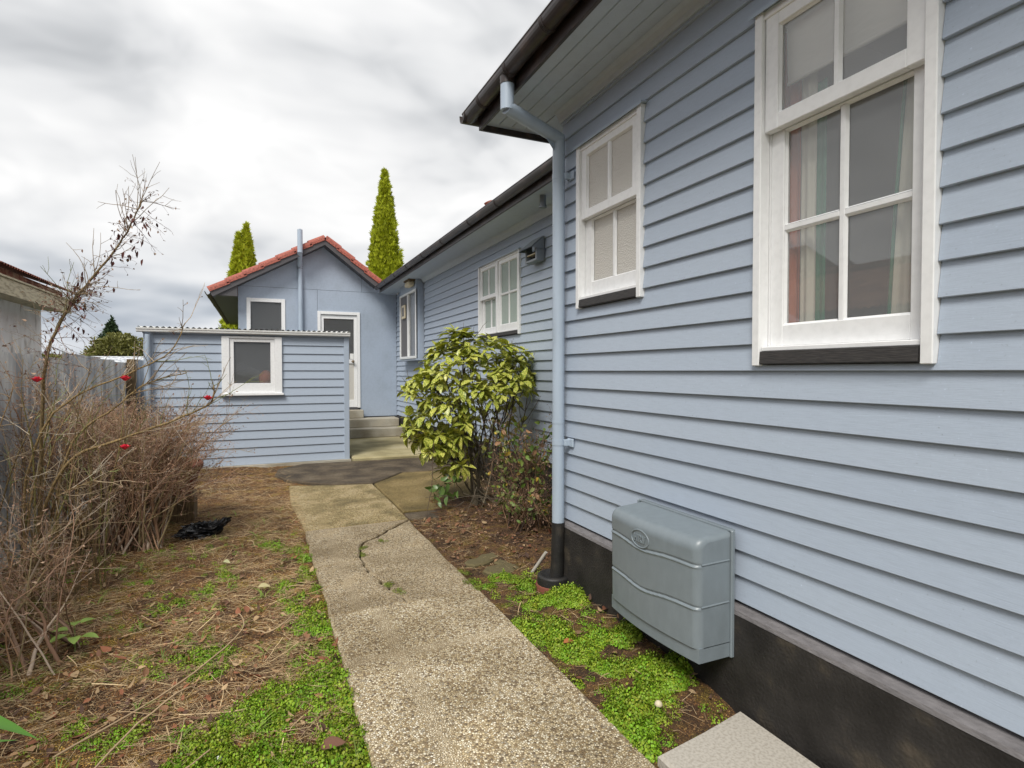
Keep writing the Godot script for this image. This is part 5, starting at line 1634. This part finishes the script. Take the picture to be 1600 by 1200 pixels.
func build_aucuba() -> void:
	var base := V(2.28, 0, -5.62)
	var o := group("spotted_laurel", null, base)
	tag(o, "leafy variegated yellow-green laurel shrub beside the set-back wall", "shrub")
	var C := V(2.24, 1.03, -5.95)
	var rad := V(0.76, 0.84, 0.62)
	var lob := noise(77, 1.0, 2)
	var tips := []
	while tips.size() < 215:
		var d := V(R.randfn(), R.randfn(), R.randfn()).normalized()
		if d.y < -0.85: continue
		var p := C + d * rad * R.randf_range(0.80, 1.03) * (1.0 + 0.26 * lob.get_noise_3d(d.x * 1.6, d.y * 1.6, d.z * 1.6))
		if p.x > 2.83: continue
		if p.x > 1.92 and p.y < 1.12 - 0.25 * (2.2 - p.x) and R.randf() < 0.93: continue
		if p.y < 0.28 or p.y > 1.88: continue
		if d.z < -0.55 and R.randf() < 0.7: continue
		tips.append([p, d])
	var proto := []
	for k in 5: proto.append(leaf_geo(1.0, R.randf_range(0.40, 0.52), R.randf_range(0.12, 0.35), R.randf_range(0.12, 0.5), 6))
	var meshes := []
	for g in proto: meshes.append(g.mesh())
	var leaves := []
	for t in tips:
		var ax: Vector3 = (t[1] + V(0, 0.55, 0.15) + rv(0.25)).normalized()
		var b := facing(ax)
		var n := R.randi_range(6, 9)
		for k in n:
			var a := TAU * k / n + R.randf() * 0.5
			var el := R.randf_range(0.05, 0.75)
			var dir := (b.x * cos(a) + b.y * sin(a)) * cos(el) + b.z * sin(el) + V(0, -0.08, 0)
			var s := R.randf_range(0.075, 0.175)
			leaves.append([t[0] + dir.normalized() * 0.012 + rv(0.012) - base, facing(dir, R.randf_range(-0.35, 0.35)).scaled(Vector3.ONE * s), R.randi() % 5, (0 if R.randf() < 0.62 else R.randi_range(1, 2)) if t[0].y > 0.62 or R.randf() < 0.5 else 2])
	leaves.sort_custom(func(p, q): return (p[0] + base).distance_squared_to(V(0, 1.45, 0)) < (q[0] + base).distance_squared_to(V(0, 1.45, 0)))
	var rest := [Geo.new(), Geo.new(), Geo.new()]
	for k in leaves.size():
		var l: Array = leaves[k]
		var tr := Transform3D(l[1], l[0])
		if k < 300:
			var m := obj("leaf", meshes[l[2]], M["aucuba_%d" % l[3]], o)
			m.transform = tr
		else: rest[l[3]].add(proto[l[2]], tr)
	for k in 3: tag(obj("foliage", rest[k], M["aucuba_%d" % k], o), "", "", "", "stuff")
	# dull inner leaves low on the side of the wall
	var dk := Geo.new()
	for k in 420:
		var p := V(R.randf_range(1.75, 2.78), R.randf_range(0.45, 1.45), R.randf_range(-6.4, -5.7))
		if p.x > 2.35 and p.y < 0.8 and R.randf() < 0.6: continue
		dk.add(proto[R.randi() % 5], Transform3D(facing(V(R.randf_range(-1, 1), -0.8, R.randf_range(-1, 1)), R.randf() * TAU).scaled(Vector3.ONE * R.randf_range(0.07, 0.13)), p - base))
	tag(obj("inner_foliage", dk, M.aucuba_2, o), "", "", "", "stuff")
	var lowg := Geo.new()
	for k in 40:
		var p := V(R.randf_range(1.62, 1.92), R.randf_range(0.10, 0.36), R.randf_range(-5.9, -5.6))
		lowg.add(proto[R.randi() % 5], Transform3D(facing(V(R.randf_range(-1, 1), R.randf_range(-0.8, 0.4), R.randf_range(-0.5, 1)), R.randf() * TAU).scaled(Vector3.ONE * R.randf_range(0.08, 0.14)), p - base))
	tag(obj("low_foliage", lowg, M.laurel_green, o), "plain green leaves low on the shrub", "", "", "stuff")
	# stems
	var tw := Geo.new()
	for k in 26:
		var tip: Array = tips[(k * 5) % tips.size()]
		var a := V(R.randf_range(-0.22, 0.28), -0.03, R.randf_range(-0.25, 0.12))
		var b: Vector3 = tip[0] - base
		var m1 := a.lerp(b, 0.45) + V(0, 0.12, 0) + rv(0.08)
		var pts := smooth([a, a.lerp(m1, 0.5) + rv(0.04), m1, m1.lerp(b, 0.55) + rv(0.05), b], 3)
		var g := Geo.new()
		g.col = Color(0.11, 0.09, 0.06) * R.randf_range(0.6, 1.5)
		g.tube(pts, taper(R.randf_range(0.008, 0.016), 0.004, pts.size()), 6, false)
		obj("stem", g, M.twig, o)
		for q in 9:
			var i := R.randi_range(4, pts.size() - 2)
			var c := curve_pts(pts[i], pts[i + 1] - pts[i] + rv(0.08), R.randf_range(0.15, 0.45), 5, 0.25, 0.05)
			tw.col = Color(0.11, 0.09, 0.06)
			tw.tube(c, taper(0.005, 0.002, c.size()), 4, false)
	for k in 12:
		var c := curve_pts(V(R.randf_range(-0.5, 0.05), R.randf_range(0.1, 0.32), R.randf_range(-0.1, 0.2)), V(R.randf_range(-1, 1), R.randf_range(-0.4, 0.2), 0.2), 0.4, 6, 0.3)
		tw.tube(c, taper(0.005, 0.002, c.size()), 4, false)
	tag(obj("twigs", tw, M.twig, o), "", "", "", "stuff")
	# brownish shrub by the downpipe
	var b2 := V(2.22, 0, -4.72)
	var s := group("bronze_shrub", null, b2)
	tag(s, "straggly shrub with bronze stems and small green and yellow leaves behind the downpipe", "shrub")
	var tg := Geo.new()
	var lv := Geo.new()
	var grn := Geo.new()
	var rust := [Color(0.20, 0.115, 0.065), Color(0.13, 0.08, 0.05), Color(0.27, 0.16, 0.09), Color(0.08, 0.055, 0.04)]
	var small := leaf_geo(1.0, 0.5, 0.3, 0.35, 4)
	for k in 64:
		var a := V(R.randf_range(-0.16, 0.25), -0.03, R.randf_range(-0.2, 0.15))
		var hh := R.randf_range(0.15, 0.95)
		var b := V(R.randf_range(-0.36, 0.36) * (0.55 + 0.5 * hh), hh, R.randf_range(-0.35, 0.30))
		var pts := smooth([a, a.lerp(b, 0.5) + V(0, 0.1, 0) + rv(0.06), b], 5)
		var g := Geo.new()
		g.col = rust[R.randi() % 4]
		g.tube(pts, taper(0.006, 0.002, pts.size()), 5, false)
		obj("stem", g, M.twig, s)
		twigs(tg, lv, pts, 0.25, 12, 0.08, 0.26, 0.0018, rust, -0.1, Vector3.ZERO, 3, 0.75)
		for q in R.randi_range(7, 13):
			var i := R.randi_range(5, pts.size() - 1)
			grn.col = [Color(0.12, 0.19, 0.035), Color(0.17, 0.23, 0.05), Color(0.08, 0.13, 0.03), Color(0.20, 0.22, 0.08), Color(0.48, 0.34, 0.06), Color(0.34, 0.19, 0.10)][R.randi() % 6 if R.randf() < 0.45 else R.randi() % 4] * R.randf_range(0.8, 1.3)
			grn.add(small, Transform3D(facing(rv(1.0) + V(0, -0.2, 0.3), R.randf() * TAU).scaled(Vector3.ONE * R.randf_range(0.04, 0.075)), pts[i] + rv(0.07)))
	tag(obj("twigs", tg, M.twig, s), "", "", "", "stuff")
	tag(obj("dead_leaves", lv, M.leaf_dry, s), "", "", "", "stuff")
	tag(obj("foliage", grn, M.leaf_any, s), "", "", "", "stuff")
	# thin trailing stem over the path
	var vn := Geo.new()
	vn.col = Color(0.10, 0.07, 0.05)
	var vp := [V(1.62, 0.72, -5.62), V(1.60, 0.5, -5.60), V(1.585, 0.3, -5.57), V(1.545, 0.12, -5.55), V(1.52, -0.02, -5.53)]
	vn.tube(smooth(vp, 4), taper(0.004, 0.003, 17), 5)
	tag(obj("trailing_stem", vn, M.twig), "thin dry stem hanging down to the path from the laurel", "stem")

func build_ground_cover() -> void:
	# weed clumps: many small round leaves on short stalks
	var clumps := []
	for c in 4:
		var g := Geo.new()
		for k in 84:
			var a := R.randf() * TAU
			var r := 0.045 * sqrt(R.randf())
			var y := R.randf_range(0.004, 0.045) * (1.15 - r / 0.05)
			var p := V(cos(a) * r, y, sin(a) * r)
			var s := R.randf_range(0.0024, 0.0050)
			var nrm := (V(cos(a), 1.3, sin(a)) + rv(0.7)).normalized()
			var u := nrm.cross(V(0.3, 0.1, 1)).normalized()
			var w := nrm.cross(u)
			g.col = Color(1, 1, 1) * R.randf_range(0.65, 1.25)
			var k0 := g.vert(p, nrm)
			for q in 6:
				var b := TAU * q / 6.0
				g.vert(p + (u * cos(b) * 1.15 + w * sin(b)) * s + nrm * 0.0015, (nrm + (u * cos(b) + w * sin(b)) * 0.3).normalized())
			for q in 6:
				g.ix.append(k0); g.ix.append(k0 + 1 + (q + 1) % 6); g.ix.append(k0 + 1 + q)
		clumps.append(g.mesh())
	var pn := noise(101, 1.6, 3)
	var pn2 := noise(102, 4.5, 2)
	for side in 2:
		var pl := [[], [], [], []]
		var cl := [[], [], [], []]
		var n := 0
		for k in 26000:
			var x := 0.0
			var z := 0.0
			var dens := 0.0
			if side == 0:
				x = R.randf_range(-1.3, 0.36)
				z = R.randf_range(-5.7, -1.0)
				var nv := pn.get_noise_2d(x, z) + 0.5 * pn2.get_noise_2d(x, z)
				var edge := smoothstep(0.02, 0.30, x)
				var near := smoothstep(-3.6, -2.3, z)
				dens = clampf((nv * 3.0 - 0.80 + edge * 1.15 + near * (0.55 + 0.5 * smoothstep(-0.5, 0.1, x)) - 0.9 * smoothstep(-4.9, -5.6, z)), 0.0, 1.0)
				if x < -0.35: dens *= 0.6
				if z < -2.9 and x < 0.1: dens *= 0.5
			else:
				x = R.randf_range(1.345, 1.86)
				z = R.randf_range(-3.75, -1.76)
				var nv := pn.get_noise_2d(x * 1.4 + 20.0, z * 1.4) + 0.6 * pn2.get_noise_2d(x + 9.0, z)
				dens = clampf(nv * 3.8 - 0.12 - 0.9 * smoothstep(-2.15, -1.8, z) * smoothstep(1.45, 1.7, x), 0.0, 1.0)
				if z < -3.5: dens *= 0.5
			if side == 1: dens *= smoothstep(0.25, 0.75, dens)
			if side == 1 and Vector2(x - 1.815, z + 3.385).length() < 0.15: continue
			if R.randf() > dens * (0.5 if side == 0 else 0.30) + (0.012 if side == 0 else 0.008): continue
			var y: float = ground_height.call(x, z)
			var i := R.randi() % 4
			var sc := R.randf_range(0.55, 1.15) * (0.75 + 0.4 * dens)
			pl[i].append(Transform3D(Basis(Vector3.UP, R.randf() * TAU).scaled(V(sc, sc * R.randf_range(0.8, 1.5), sc)), V(x, y - 0.004, z)))
			var hue := R.randf()
			cl[i].append(Color(lerpf(0.20, 0.34, hue), lerpf(0.36, 0.46, R.randf()), lerpf(0.02, 0.035, hue)) * R.randf_range(0.7, 1.1))
			n += 1
		var o := group("ground_weeds")
		tag(o, "bright green low weeds spreading along the garden edge of the path" if side == 0 else "bright green low weeds in the soil strip under the grey unit", "weeds", "", "stuff")
		for i in 4: many("weed_clumps", clumps[i], M.leaf_any, pl[i], cl[i], o)
	# dry stalks and straw
	var straws := []
	for c in 5:
		var g := Geo.new()
		var L := 1.0
		var pts := curve_pts(V(-0.5, 0.02, 0), V(1, 0.02, 0), L, 5, 0.16 if c < 4 else 0.4)
		g.tube(pts, taper(0.011, 0.006, pts.size()), 3, false)
		straws.append(g.mesh())
	var sp := [[], [], [], [], []]
	var sc_ := [[], [], [], [], []]
	for k in 42000:
		var x := R.randf_range(-1.7, 0.40)
		var z := -R.randf_range(1.0, 3.1) * R.randf_range(1.0, 3.1)
		if z > -5.4 and x > 0.33: x = 0.33 - R.randf() * 0.3
		if k % 30 == 0: x = R.randf_range(1.36, 1.85); z = R.randf_range(-5.5, -1.8)
		var far := smoothstep(-4.6, -6.2, z)
		var dn := pn.get_noise_2d(x * 1.3 + 50.0, z * 1.3)
		if R.randf() > 0.55 + 0.9 * dn + 0.35 * far: continue
		if z < -9.5: continue
		var s := R.randf_range(0.03, 0.12) * (1.0 if R.randf() < 0.95 else 2.2)
		var i := R.randi() % 5
		var b := Basis(Vector3.UP, R.randf() * TAU) * Basis(Vector3.BACK, R.randf_range(-0.25, 0.35))
		sp[i].append(Transform3D(b.scaled(V(s, s * 0.9, s * R.randf_range(0.5, 1.0))), V(x, ground_height.call(x, z) + R.randf_range(0.002, 0.022) + 0.015 * far, z)))
		var t := R.randf()
		sc_[i].append(Color(0.74, 0.57, 0.33).lerp(Color(0.36, 0.23, 0.125), t) * R.randf_range(0.7, 1.35))
	var so := group("straw_litter")
	tag(so, "dry straw and dead stalks lying over the garden soil", "litter", "", "stuff")
	for i in 5: many("straws", straws[i], M.twig, sp[i], sc_[i], so)
	# dead leaves
	var lf := []
	for c in 5:
		lf.append(leaf_geo(1.0, R.randf_range(0.4, 0.65), R.randf_range(0.2, 0.9), R.randf_range(-0.5, 0.5), 4).mesh())
	for side in 2:
		var pl := [[], [], [], [], []]
		var cl := [[], [], [], [], []]
		for k in (2600 if side == 0 else 1500):
			var x: float
			var z: float
			if side == 0:
				x = R.randf_range(-1.65, 0.36); z = -R.randf_range(1.1, 2.7) * R.randf_range(1.0, 2.4)
				if z < -4.0 and R.randf() < 0.5: continue
			else:
				x = R.randf_range(1.345, 2.5); z = R.randf_range(-5.6, -1.78)
				if x > 1.86 and z > -3.5: continue
				if z > -4.1 and R.randf() < 0.80 - 0.6 * smoothstep(1.72, 1.84, x): continue
			var i := R.randi() % 5
			var s := R.randf_range(0.014, 0.042) if R.randf() < 0.93 else R.randf_range(0.042, 0.075)
			var b := facing(V(R.randf_range(-1, 1), R.randf_range(-0.25, 0.35), R.randf_range(-1, 1)), R.randf_range(-0.6, 0.6) + (PI if R.randf() < 0.4 else 0.0))
			pl[i].append(Transform3D(b.scaled(Vector3.ONE * s), V(x, ground_height.call(x, z) + 0.012 + 0.1 * s, z)))
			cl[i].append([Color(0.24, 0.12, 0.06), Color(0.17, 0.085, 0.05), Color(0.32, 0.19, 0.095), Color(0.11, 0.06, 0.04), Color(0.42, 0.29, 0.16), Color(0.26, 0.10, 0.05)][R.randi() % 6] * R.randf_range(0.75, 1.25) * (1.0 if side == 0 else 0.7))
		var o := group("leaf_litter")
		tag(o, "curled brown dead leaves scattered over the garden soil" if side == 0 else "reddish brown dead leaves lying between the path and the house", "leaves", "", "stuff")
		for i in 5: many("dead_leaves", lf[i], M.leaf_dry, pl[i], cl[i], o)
	# grass-like blades and a few broad-leaved seedlings
	var bl := Geo.new()
	for k in 7:
		var a := R.randf() * TAU
		bl.col = Color(1, 1, 1) * R.randf_range(0.8, 1.2)
		bl.add(leaf_geo(R.randf_range(0.06, 0.12), 0.005, 0.3, R.randf_range(0.2, 0.9), 4), Transform3D(facing(V(cos(a), R.randf_range(0.6, 1.6), sin(a))), Vector3.ZERO))
	var bm := bl.mesh()
	var bp := []
	var bc := []
	for k in 420:
		var x := R.randf_range(-1.5, 0.35)
		var z := R.randf_range(-6.5, -1.1)
		if pn2.get_noise_2d(x * 0.7 + 70.0, z * 0.7) < 0.02: continue
		bp.append(Transform3D(Basis(Vector3.UP, R.randf() * TAU).scaled(Vector3.ONE * R.randf_range(0.5, 1.1)), V(x, ground_height.call(x, z), z)))
		bc.append(Color(0.17, 0.24, 0.04) * R.randf_range(0.7, 1.4))
	tag(many("grass_tufts", bm, M.leaf_any, bp, bc), "small tufts of green grass among the litter", "grass", "", "stuff")
	# tiny weeds in the path cracks
	var cp := []
	var cc := []
	for q in [V(0.77, -0.01, -4.78), V(0.72, -0.01, -4.6), V(0.97, -0.008, -4.9), V(0.78, -0.01, -3.85), V(0.82, -0.008, -3.72), V(1.33, -0.01, -3.56), V(1.34, -0.02, -3.9), V(1.32, -0.01, -3.7)]:
		for k in 5:
			cp.append(Transform3D(Basis(Vector3.UP, R.randf() * TAU).scaled(Vector3.ONE * R.randf_range(0.35, 0.65)), q + V(R.randf_range(-0.03, 0.03), 0.0, R.randf_range(-0.04, 0.04))))
			cc.append(Color(0.20, 0.26, 0.03) * R.randf_range(0.7, 1.2))
	tag(many("crack_weeds", clumps[0], M.leaf_any, cp, cc), "tiny green weeds growing in the cracks of the path", "weeds", "", "stuff")

func build_small_things() -> void:
	# broad-leaved plant at the edge of the bed
	var o := group("broad_leaved_plant", null, V(-0.95, 0, -1.70))
	tag(o, "plant with broad glossy green arching leaves at the garden edge", "plant")
	for q in [[V(0.89, 0.45, 0.0), 0.38, V(0.05, 0.68, 0.0), 0.75], [V(0.9, 0.35, 0.12), 0.36, V(0.06, 0.575, 0.02), 0.6], [V(0.6, 0.7, -0.6), 0.40, V(0.0, 0.45, 0.0), 0.8], [V(-0.5, 0.8, 0.4), 0.45, V(0.0, 0.5, 0), 0.7], [V(0.85, 0.2, 0.3), 0.36, V(0.06, 0.50, 0.03), 0.5]]:
		var l := leaf_geo(q[1], 0.10, 0.25, q[3], 10, Color(0.10, 0.24, 0.035))
		var m := obj("leaf", l, M.leaf_any, o)
		m.transform = Transform3D(facing(q[0]), q[2])
	var stg := Geo.new()
	for k in 4:
		stg.col = Color(0.12, 0.2, 0.05)
		stg.tube(curve_pts(V(R.randf_range(-0.05, 0.02), -0.03, R.randf_range(-0.04, 0.04)), V(0.06, 1, 0.02), 0.6, 5, 0.06), taper(0.008, 0.006, 6), 6)
	obj("stalks", stg, M.leaf_any, o)
	var y := group("seedling", null, V(-0.89, 0.0, -3.60))
	tag(y, "young seedling with a few broad pale green leaves in the litter", "plant")
	for k in 6:
		var a := TAU * k / 6.0 + 0.3
		var m := obj("leaf", leaf_geo(R.randf_range(0.06, 0.10), 0.055, 0.2, 0.35, 5, Color(0.26, 0.38, 0.09)), M.leaf_any, y)
		m.transform = Transform3D(facing(V(cos(a), 0.25, sin(a))), V(cos(a) * 0.03, 0.07 + 0.012 * k, sin(a) * 0.03))
	var sg := Geo.new()
	sg.col = Color(0.2, 0.25, 0.08)
	sg.tube([V(0, -0.02, 0), V(0.005, 0.06, 0), V(0, 0.13, 0.005)], [0.004, 0.003, 0.002], 5)
	obj("stem", sg, M.leaf_any, y)
	# crumpled black bag under the dead shrub
	var n := noise(131, 7.0, 3)
	var b := Geo.new()
	var nu := 40
	var nv := 20
	for i in nu + 1:
		for j in nv + 1:
			var a := TAU * i / nu
			var e := PI * (float(j) / nv - 0.5)
			var d := V(cos(e) * cos(a), sin(e), cos(e) * sin(a))
			var r := 1.0 + 0.55 * n.get_noise_3d(d.x, d.y, d.z) - 0.3 * absf(n.get_noise_3d(d.x * 2.0 + 5, d.y * 2.0, d.z * 2.0))
			var p := d * V(0.20, 0.075, 0.12) * r
			p.y += 0.10 * smoothstep(0.08, 0.22, p.x)
			p.y = maxf(p.y, -0.07)
			b.vert(p, d)
	for i in nu:
		for j in nv:
			var a := i * (nv + 1) + j
			var c := a + nv + 1
			for q in [a, c + 1, a + 1, a, c, c + 1]: b.ix.append(q)
	var st := SurfaceTool.new()
	st.begin(Mesh.PRIMITIVE_TRIANGLES)
	for q in b.ix: st.set_smooth_group(-1); st.add_vertex(b.v[q])
	st.generate_normals()
	tag(obj("plastic_bag", st.commit(), M.plastic_black, null, V(-0.46, 0.05, -5.62)), "crumpled shiny black plastic bag lying under the dead shrub", "bag")
	# terracotta planter half hidden in the shrub
	var pot := Geo.new()
	pot.lathe(Vector3.ZERO, [[0.13, 0.0], [0.19, 0.26], [0.205, 0.27], [0.205, 0.31], [0.185, 0.31], [0.17, 0.26], [0.0, 0.24]], 20)
	var po := group("planter", null, V(-0.74, 0.0, -6.35))
	tag(po, "terracotta coloured planter half hidden in the dead shrub", "planter")
	var pm := obj("pot", pot, M.terracotta, po)
	pm.rotation = V(0.12, 0, -0.1)
	pm.position.y = 0.27
	var stand := Geo.new()
	stand.cbox(V(-0.16, -0.12, -0.16), V(0.16, 0.265, 0.16), 0.01)
	obj("stand", stand, M.wood_post, po)
	# snail shell, pebbles and chips
	var sn := Geo.new()
	sn.lathe(V(1.565, 0.0, -1.965), [[0.0, 0.0], [0.014, 0.002], [0.018, 0.010], [0.014, 0.020], [0.006, 0.026], [0.0, 0.027]], 12)
	tag(obj("snail_shell", sn, M.cream_plastic), "small pinkish snail shell on the soil beside the pale concrete pad", "shell")
	for q in [[-0.15, -2.35, 0.012], [-0.62, -2.0, 0.014], [-0.45, -2.25, 0.01], [-1.02, -2.95, 0.02]]:
		var pg := Geo.new()
		pg.lathe(V(q[0], 0.0, q[1]), [[0.0, 0.0], [q[2], 0.004], [q[2] * 1.1, 0.010], [q[2] * 0.5, 0.017], [0.0, 0.018]], 9)
		tag(obj("pebble", pg, M.paper), "small whitish pebble lying in the garden litter", "pebble", "white pebbles in the litter")
	# long bent dry canes on the ground
	var cane_labels := ["longest pale dry cane lying bent across the garden litter", "pale dry cane with a raised crook lying beside the longest one", "short hooked dry cane by the green weeds at the path edge", "short straight dry cane lying into the green weeds"]
	for q in [[V(-0.70, 0.04, -2.55), V(-0.35, 0.03, -2.95), V(-0.10, 0.06, -3.35), V(-0.12, 0.05, -3.62)], [V(-0.62, 0.02, -2.2), V(-0.48, 0.06, -2.55), V(-0.30, 0.10, -2.75), V(-0.22, 0.03, -2.8)], [V(-0.05, 0.03, -3.42), V(0.04, 0.05, -3.30), V(0.14, 0.07, -3.38), V(0.17, 0.04, -3.52)], [V(-0.55, 0.03, -1.85), V(-0.35, 0.05, -2.15), V(-0.18, 0.05, -2.35)]]:
		var cg := Geo.new()
		cg.col = Color(0.42, 0.30, 0.18)
		var pts := smooth(q, 5)
		cg.tube(pts, taper(0.0045, 0.003, pts.size()), 6)
		tag(obj("dry_cane", cg, M.twig), cane_labels.pop_front(), "cane", "dry canes on the ground")
	# big fallen leaves
	for q in [[-0.07, -2.02, 0.11, Color(0.30, 0.36, 0.13), "pale green fallen leaf lying curled on the weeds"], [0.20, -2.25, 0.10, Color(0.16, 0.075, 0.05), "dark brown fallen leaf curled on the weeds by the path"], [-0.02, -4.1, 0.08, Color(0.42, 0.38, 0.20), "pale yellow fallen leaf beside the green weeds"], [-0.26, -4.75, 0.07, Color(0.45, 0.45, 0.25), "pale yellow-green fallen leaf on the dry litter"], [1.46, -2.62, 0.06, Color(0.34, 0.12, 0.04), "rolled orange-brown leaf among weeds under the grey unit"]]:
		var l := leaf_geo(q[2], q[2] * 0.5, 0.7, 0.2, 6, q[3])
		var m := obj("fallen_leaf", l, M.leaf_dry)
		m.transform = Transform3D(facing(V(R.randf_range(-1, 1), 0.1, R.randf_range(-0.4, 0.6)), 0.4), V(q[0], ground_height.call(q[0], q[1]) + 0.045, q[1]))
		tag(m, q[4], "leaf")

# ---------------------------------------------------------------- trees behind
func cypress(at: Vector3, hgt: float, rad: float, label: String, tops: Array) -> void:
	var o := group("golden_cypress", null, at)
	tag(o, label, "tree", "golden cypresses behind the house")
	var tr := Geo.new()
	tr.tube([V(0, -0.2, 0), V(0, hgt * 0.4, 0), V(0, hgt * 0.8, 0)], [0.16, 0.10, 0.03], 8)
	obj("trunk", tr, M.wood_post, o)
	var g := Geo.new()
	var spray := Geo.new()
	for k in 3:
		var a := (k - 1) * 0.5
		spray.add(leaf_geo(1.0, 0.3, 0.2, -0.15, 2), Transform3D(Basis(V(0, 0, 1), 0.0) * Basis(V(0, 1, 0), a), Vector3.ZERO))
	var nz := noise(151 + int(at.x * 7), 1.1, 3)
	for t in tops:
		var off: Vector3 = t[0]
		var h: float = t[1]
		var r0: float = t[2]
		var y0 := 1.4
		for k in t[3]:
			var y := lerpf(y0, h, 1.0 - pow(1.0 - R.randf(), 0.66))
			var f := (y - y0) / (h - y0)
			var a := R.randf() * TAU
			var r := r0 * 1.08 * pow(1.0 - f, 0.80) * (0.62 + 0.38 * smoothstep(0.0, 0.25, f + 0.12))
			var bump := 1.0 + 0.52 * nz.get_noise_3d(cos(a) * 2.6 + off.x, y * 1.1, sin(a) * 2.6)
			var depth := 1.0 - 0.35 * R.randf() * R.randf()
			var p := off * (1.0 - 0.2 * f) + V(cos(a) * r * bump * depth, y, sin(a) * r * bump * depth)
			var d := V(cos(a) * 0.55, 1.0, sin(a) * 0.55) + rv(0.35)
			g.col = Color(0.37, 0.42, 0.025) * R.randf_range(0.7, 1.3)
			g.add(spray, Transform3D(facing(d, R.randf() * TAU).scaled(Vector3.ONE * R.randf_range(0.09, 0.23) * (1.0 - 0.25 * f)), p))
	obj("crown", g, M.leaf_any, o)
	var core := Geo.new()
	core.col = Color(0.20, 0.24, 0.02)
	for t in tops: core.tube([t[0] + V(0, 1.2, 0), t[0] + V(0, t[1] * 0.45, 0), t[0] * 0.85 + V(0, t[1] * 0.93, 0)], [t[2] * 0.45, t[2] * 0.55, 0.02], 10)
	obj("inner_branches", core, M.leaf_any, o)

func round_tree(at: Vector3, r: Vector3, c: Color, label: String, conic := false) -> void:
	var o := group("tree", null, at)
	tag(o, label, "tree", "trees beyond the fence")
	var tr := Geo.new()
	tr.tube([V(0, -0.2, 0), V(0.1, r.y * 0.6, 0), V(0, r.y * 1.2, 0)], [0.3, 0.22, 0.08], 8)
	for k in 6: tr.tube(curve_pts(V(0, r.y * R.randf_range(0.4, 0.9), 0), rv(1.0) + V(0, 0.7, 0), r.x * 0.8, 4, 0.2), taper(0.1, 0.03, 5), 5, false)
	obj("trunk", tr, M.wood_post, o)
	var g := Geo.new()
	var lf := leaf_geo(1.0, 0.5, 0.3, 0.3, 2)
	var nz := noise(161 + int(at.x), 0.9, 3)
	for k in 5200:
		var d := V(R.randfn(), R.randfn(), R.randfn()).normalized()
		var q := 1.0 + 0.35 * nz.get_noise_3d(d.x * 2.0, d.y * 2.0, d.z * 2.0)
		var p := d * r * q * pow(R.randf(), 0.22)
		if conic: p = V(p.x * (1.0 - 0.5 * (p.y / r.y + 1.0) * 0.9), p.y, p.z * (1.0 - 0.5 * (p.y / r.y + 1.0) * 0.9))
		g.col = c * R.randf_range(0.6, 1.35)
		g.add(lf, Transform3D(facing(d + rv(0.8), R.randf() * TAU).scaled(Vector3.ONE * R.randf_range(0.22, 0.42)), p + V(0, r.y + 0.5, 0)))
	obj("crown", g, M.leaf_any, o)

func build_trees() -> void:
	cypress(V(4.45, 0, -22), 9.2, 0.86, "tall pointed golden cypress rising behind the gable roof and the set-back wing", [[Vector3.ZERO, 9.15, 0.92, 15000]])
	cypress(V(-0.45, 0, -22), 6.4, 0.7, "shorter golden cypress with two blunt tops behind the gable roof", [[V(0.10, 0, 0), 6.55, 0.58, 7000], [V(-0.20, 0, 0.1), 6.2, 0.54, 6000], [V(0.02, 0, 0.2), 6.0, 0.6, 3000]])
	round_tree(V(-10.6, 0, -56), V(2.2, 1.95, 2.0), Color(0.17, 0.17, 0.05), "round olive-green tree beyond the fence")
	round_tree(V(-12.2, 0, -62), V(2.4, 2.75, 2.2), Color(0.045, 0.075, 0.035), "dark green conifer beyond the fence", true)
	round_tree(V(-13.0, 0, -47), V(1.6, 0.95, 1.6), Color(0.20, 0.21, 0.04), "low yellow-green shrubby tree beyond the fence")
	round_tree(V(-17.5, 0, -66), V(3.0, 1.2, 2.0), Color(0.13, 0.10, 0.06), "bare brownish tree beyond the fence")

# ---------------------------------------------------------------- the scene
func _ready() -> void:
	R.seed = 20240611
	var cam := Camera3D.new()
	cam.name = "camera"
	cam.position = V(0, 1.45, 0)
	cam.rotation = Vector3(-atan(20.0 / 890.0), -atan(395.0 / 890.0), 0)
	cam.fov = rad_to_deg(2.0 * atan(600.0 / 890.0))
	cam.near = 0.05
	cam.far = 4000.0
	add_child(cam)
	cam.current = true
	var we := WorldEnvironment.new()
	we.name = "environment"
	var env := Environment.new()
	env.background_mode = Environment.BG_SKY
	var sky := Sky.new()
	var sm := PanoramaSkyMaterial.new()
	sm.panorama = sky_image()
	sky.sky_material = sm
	env.sky = sky
	env.tonemap_mode = Environment.TONE_MAPPER_LINEAR
	env.tonemap_exposure = 2.15
	env.sdfgi_enabled = true
	env.ssao_enabled = true
	env.ssil_enabled = true
	we.environment = env
	add_child(we)
	var sun := DirectionalLight3D.new()
	sun.name = "sun"
	sun.light_energy = 0.5
	sun.light_color = Color(1.0, 0.985, 0.955)
	sun.light_angular_distance = 24.0
	sun.shadow_enabled = true
	sun.look_at_from_position(V(-3.9, 7.1, 4.6), Vector3.ZERO)
	add_child(sun)
	make_materials()
	build_ground()
	build_path()
	build_house()
	build_shed()
	build_fence()
	build_neighbours()
	build_curtains()
	build_unit()
	build_gully()
	build_trees()
	build_roses()
	build_bushes()
	build_aucuba()
	build_ground_cover()
	build_small_things()
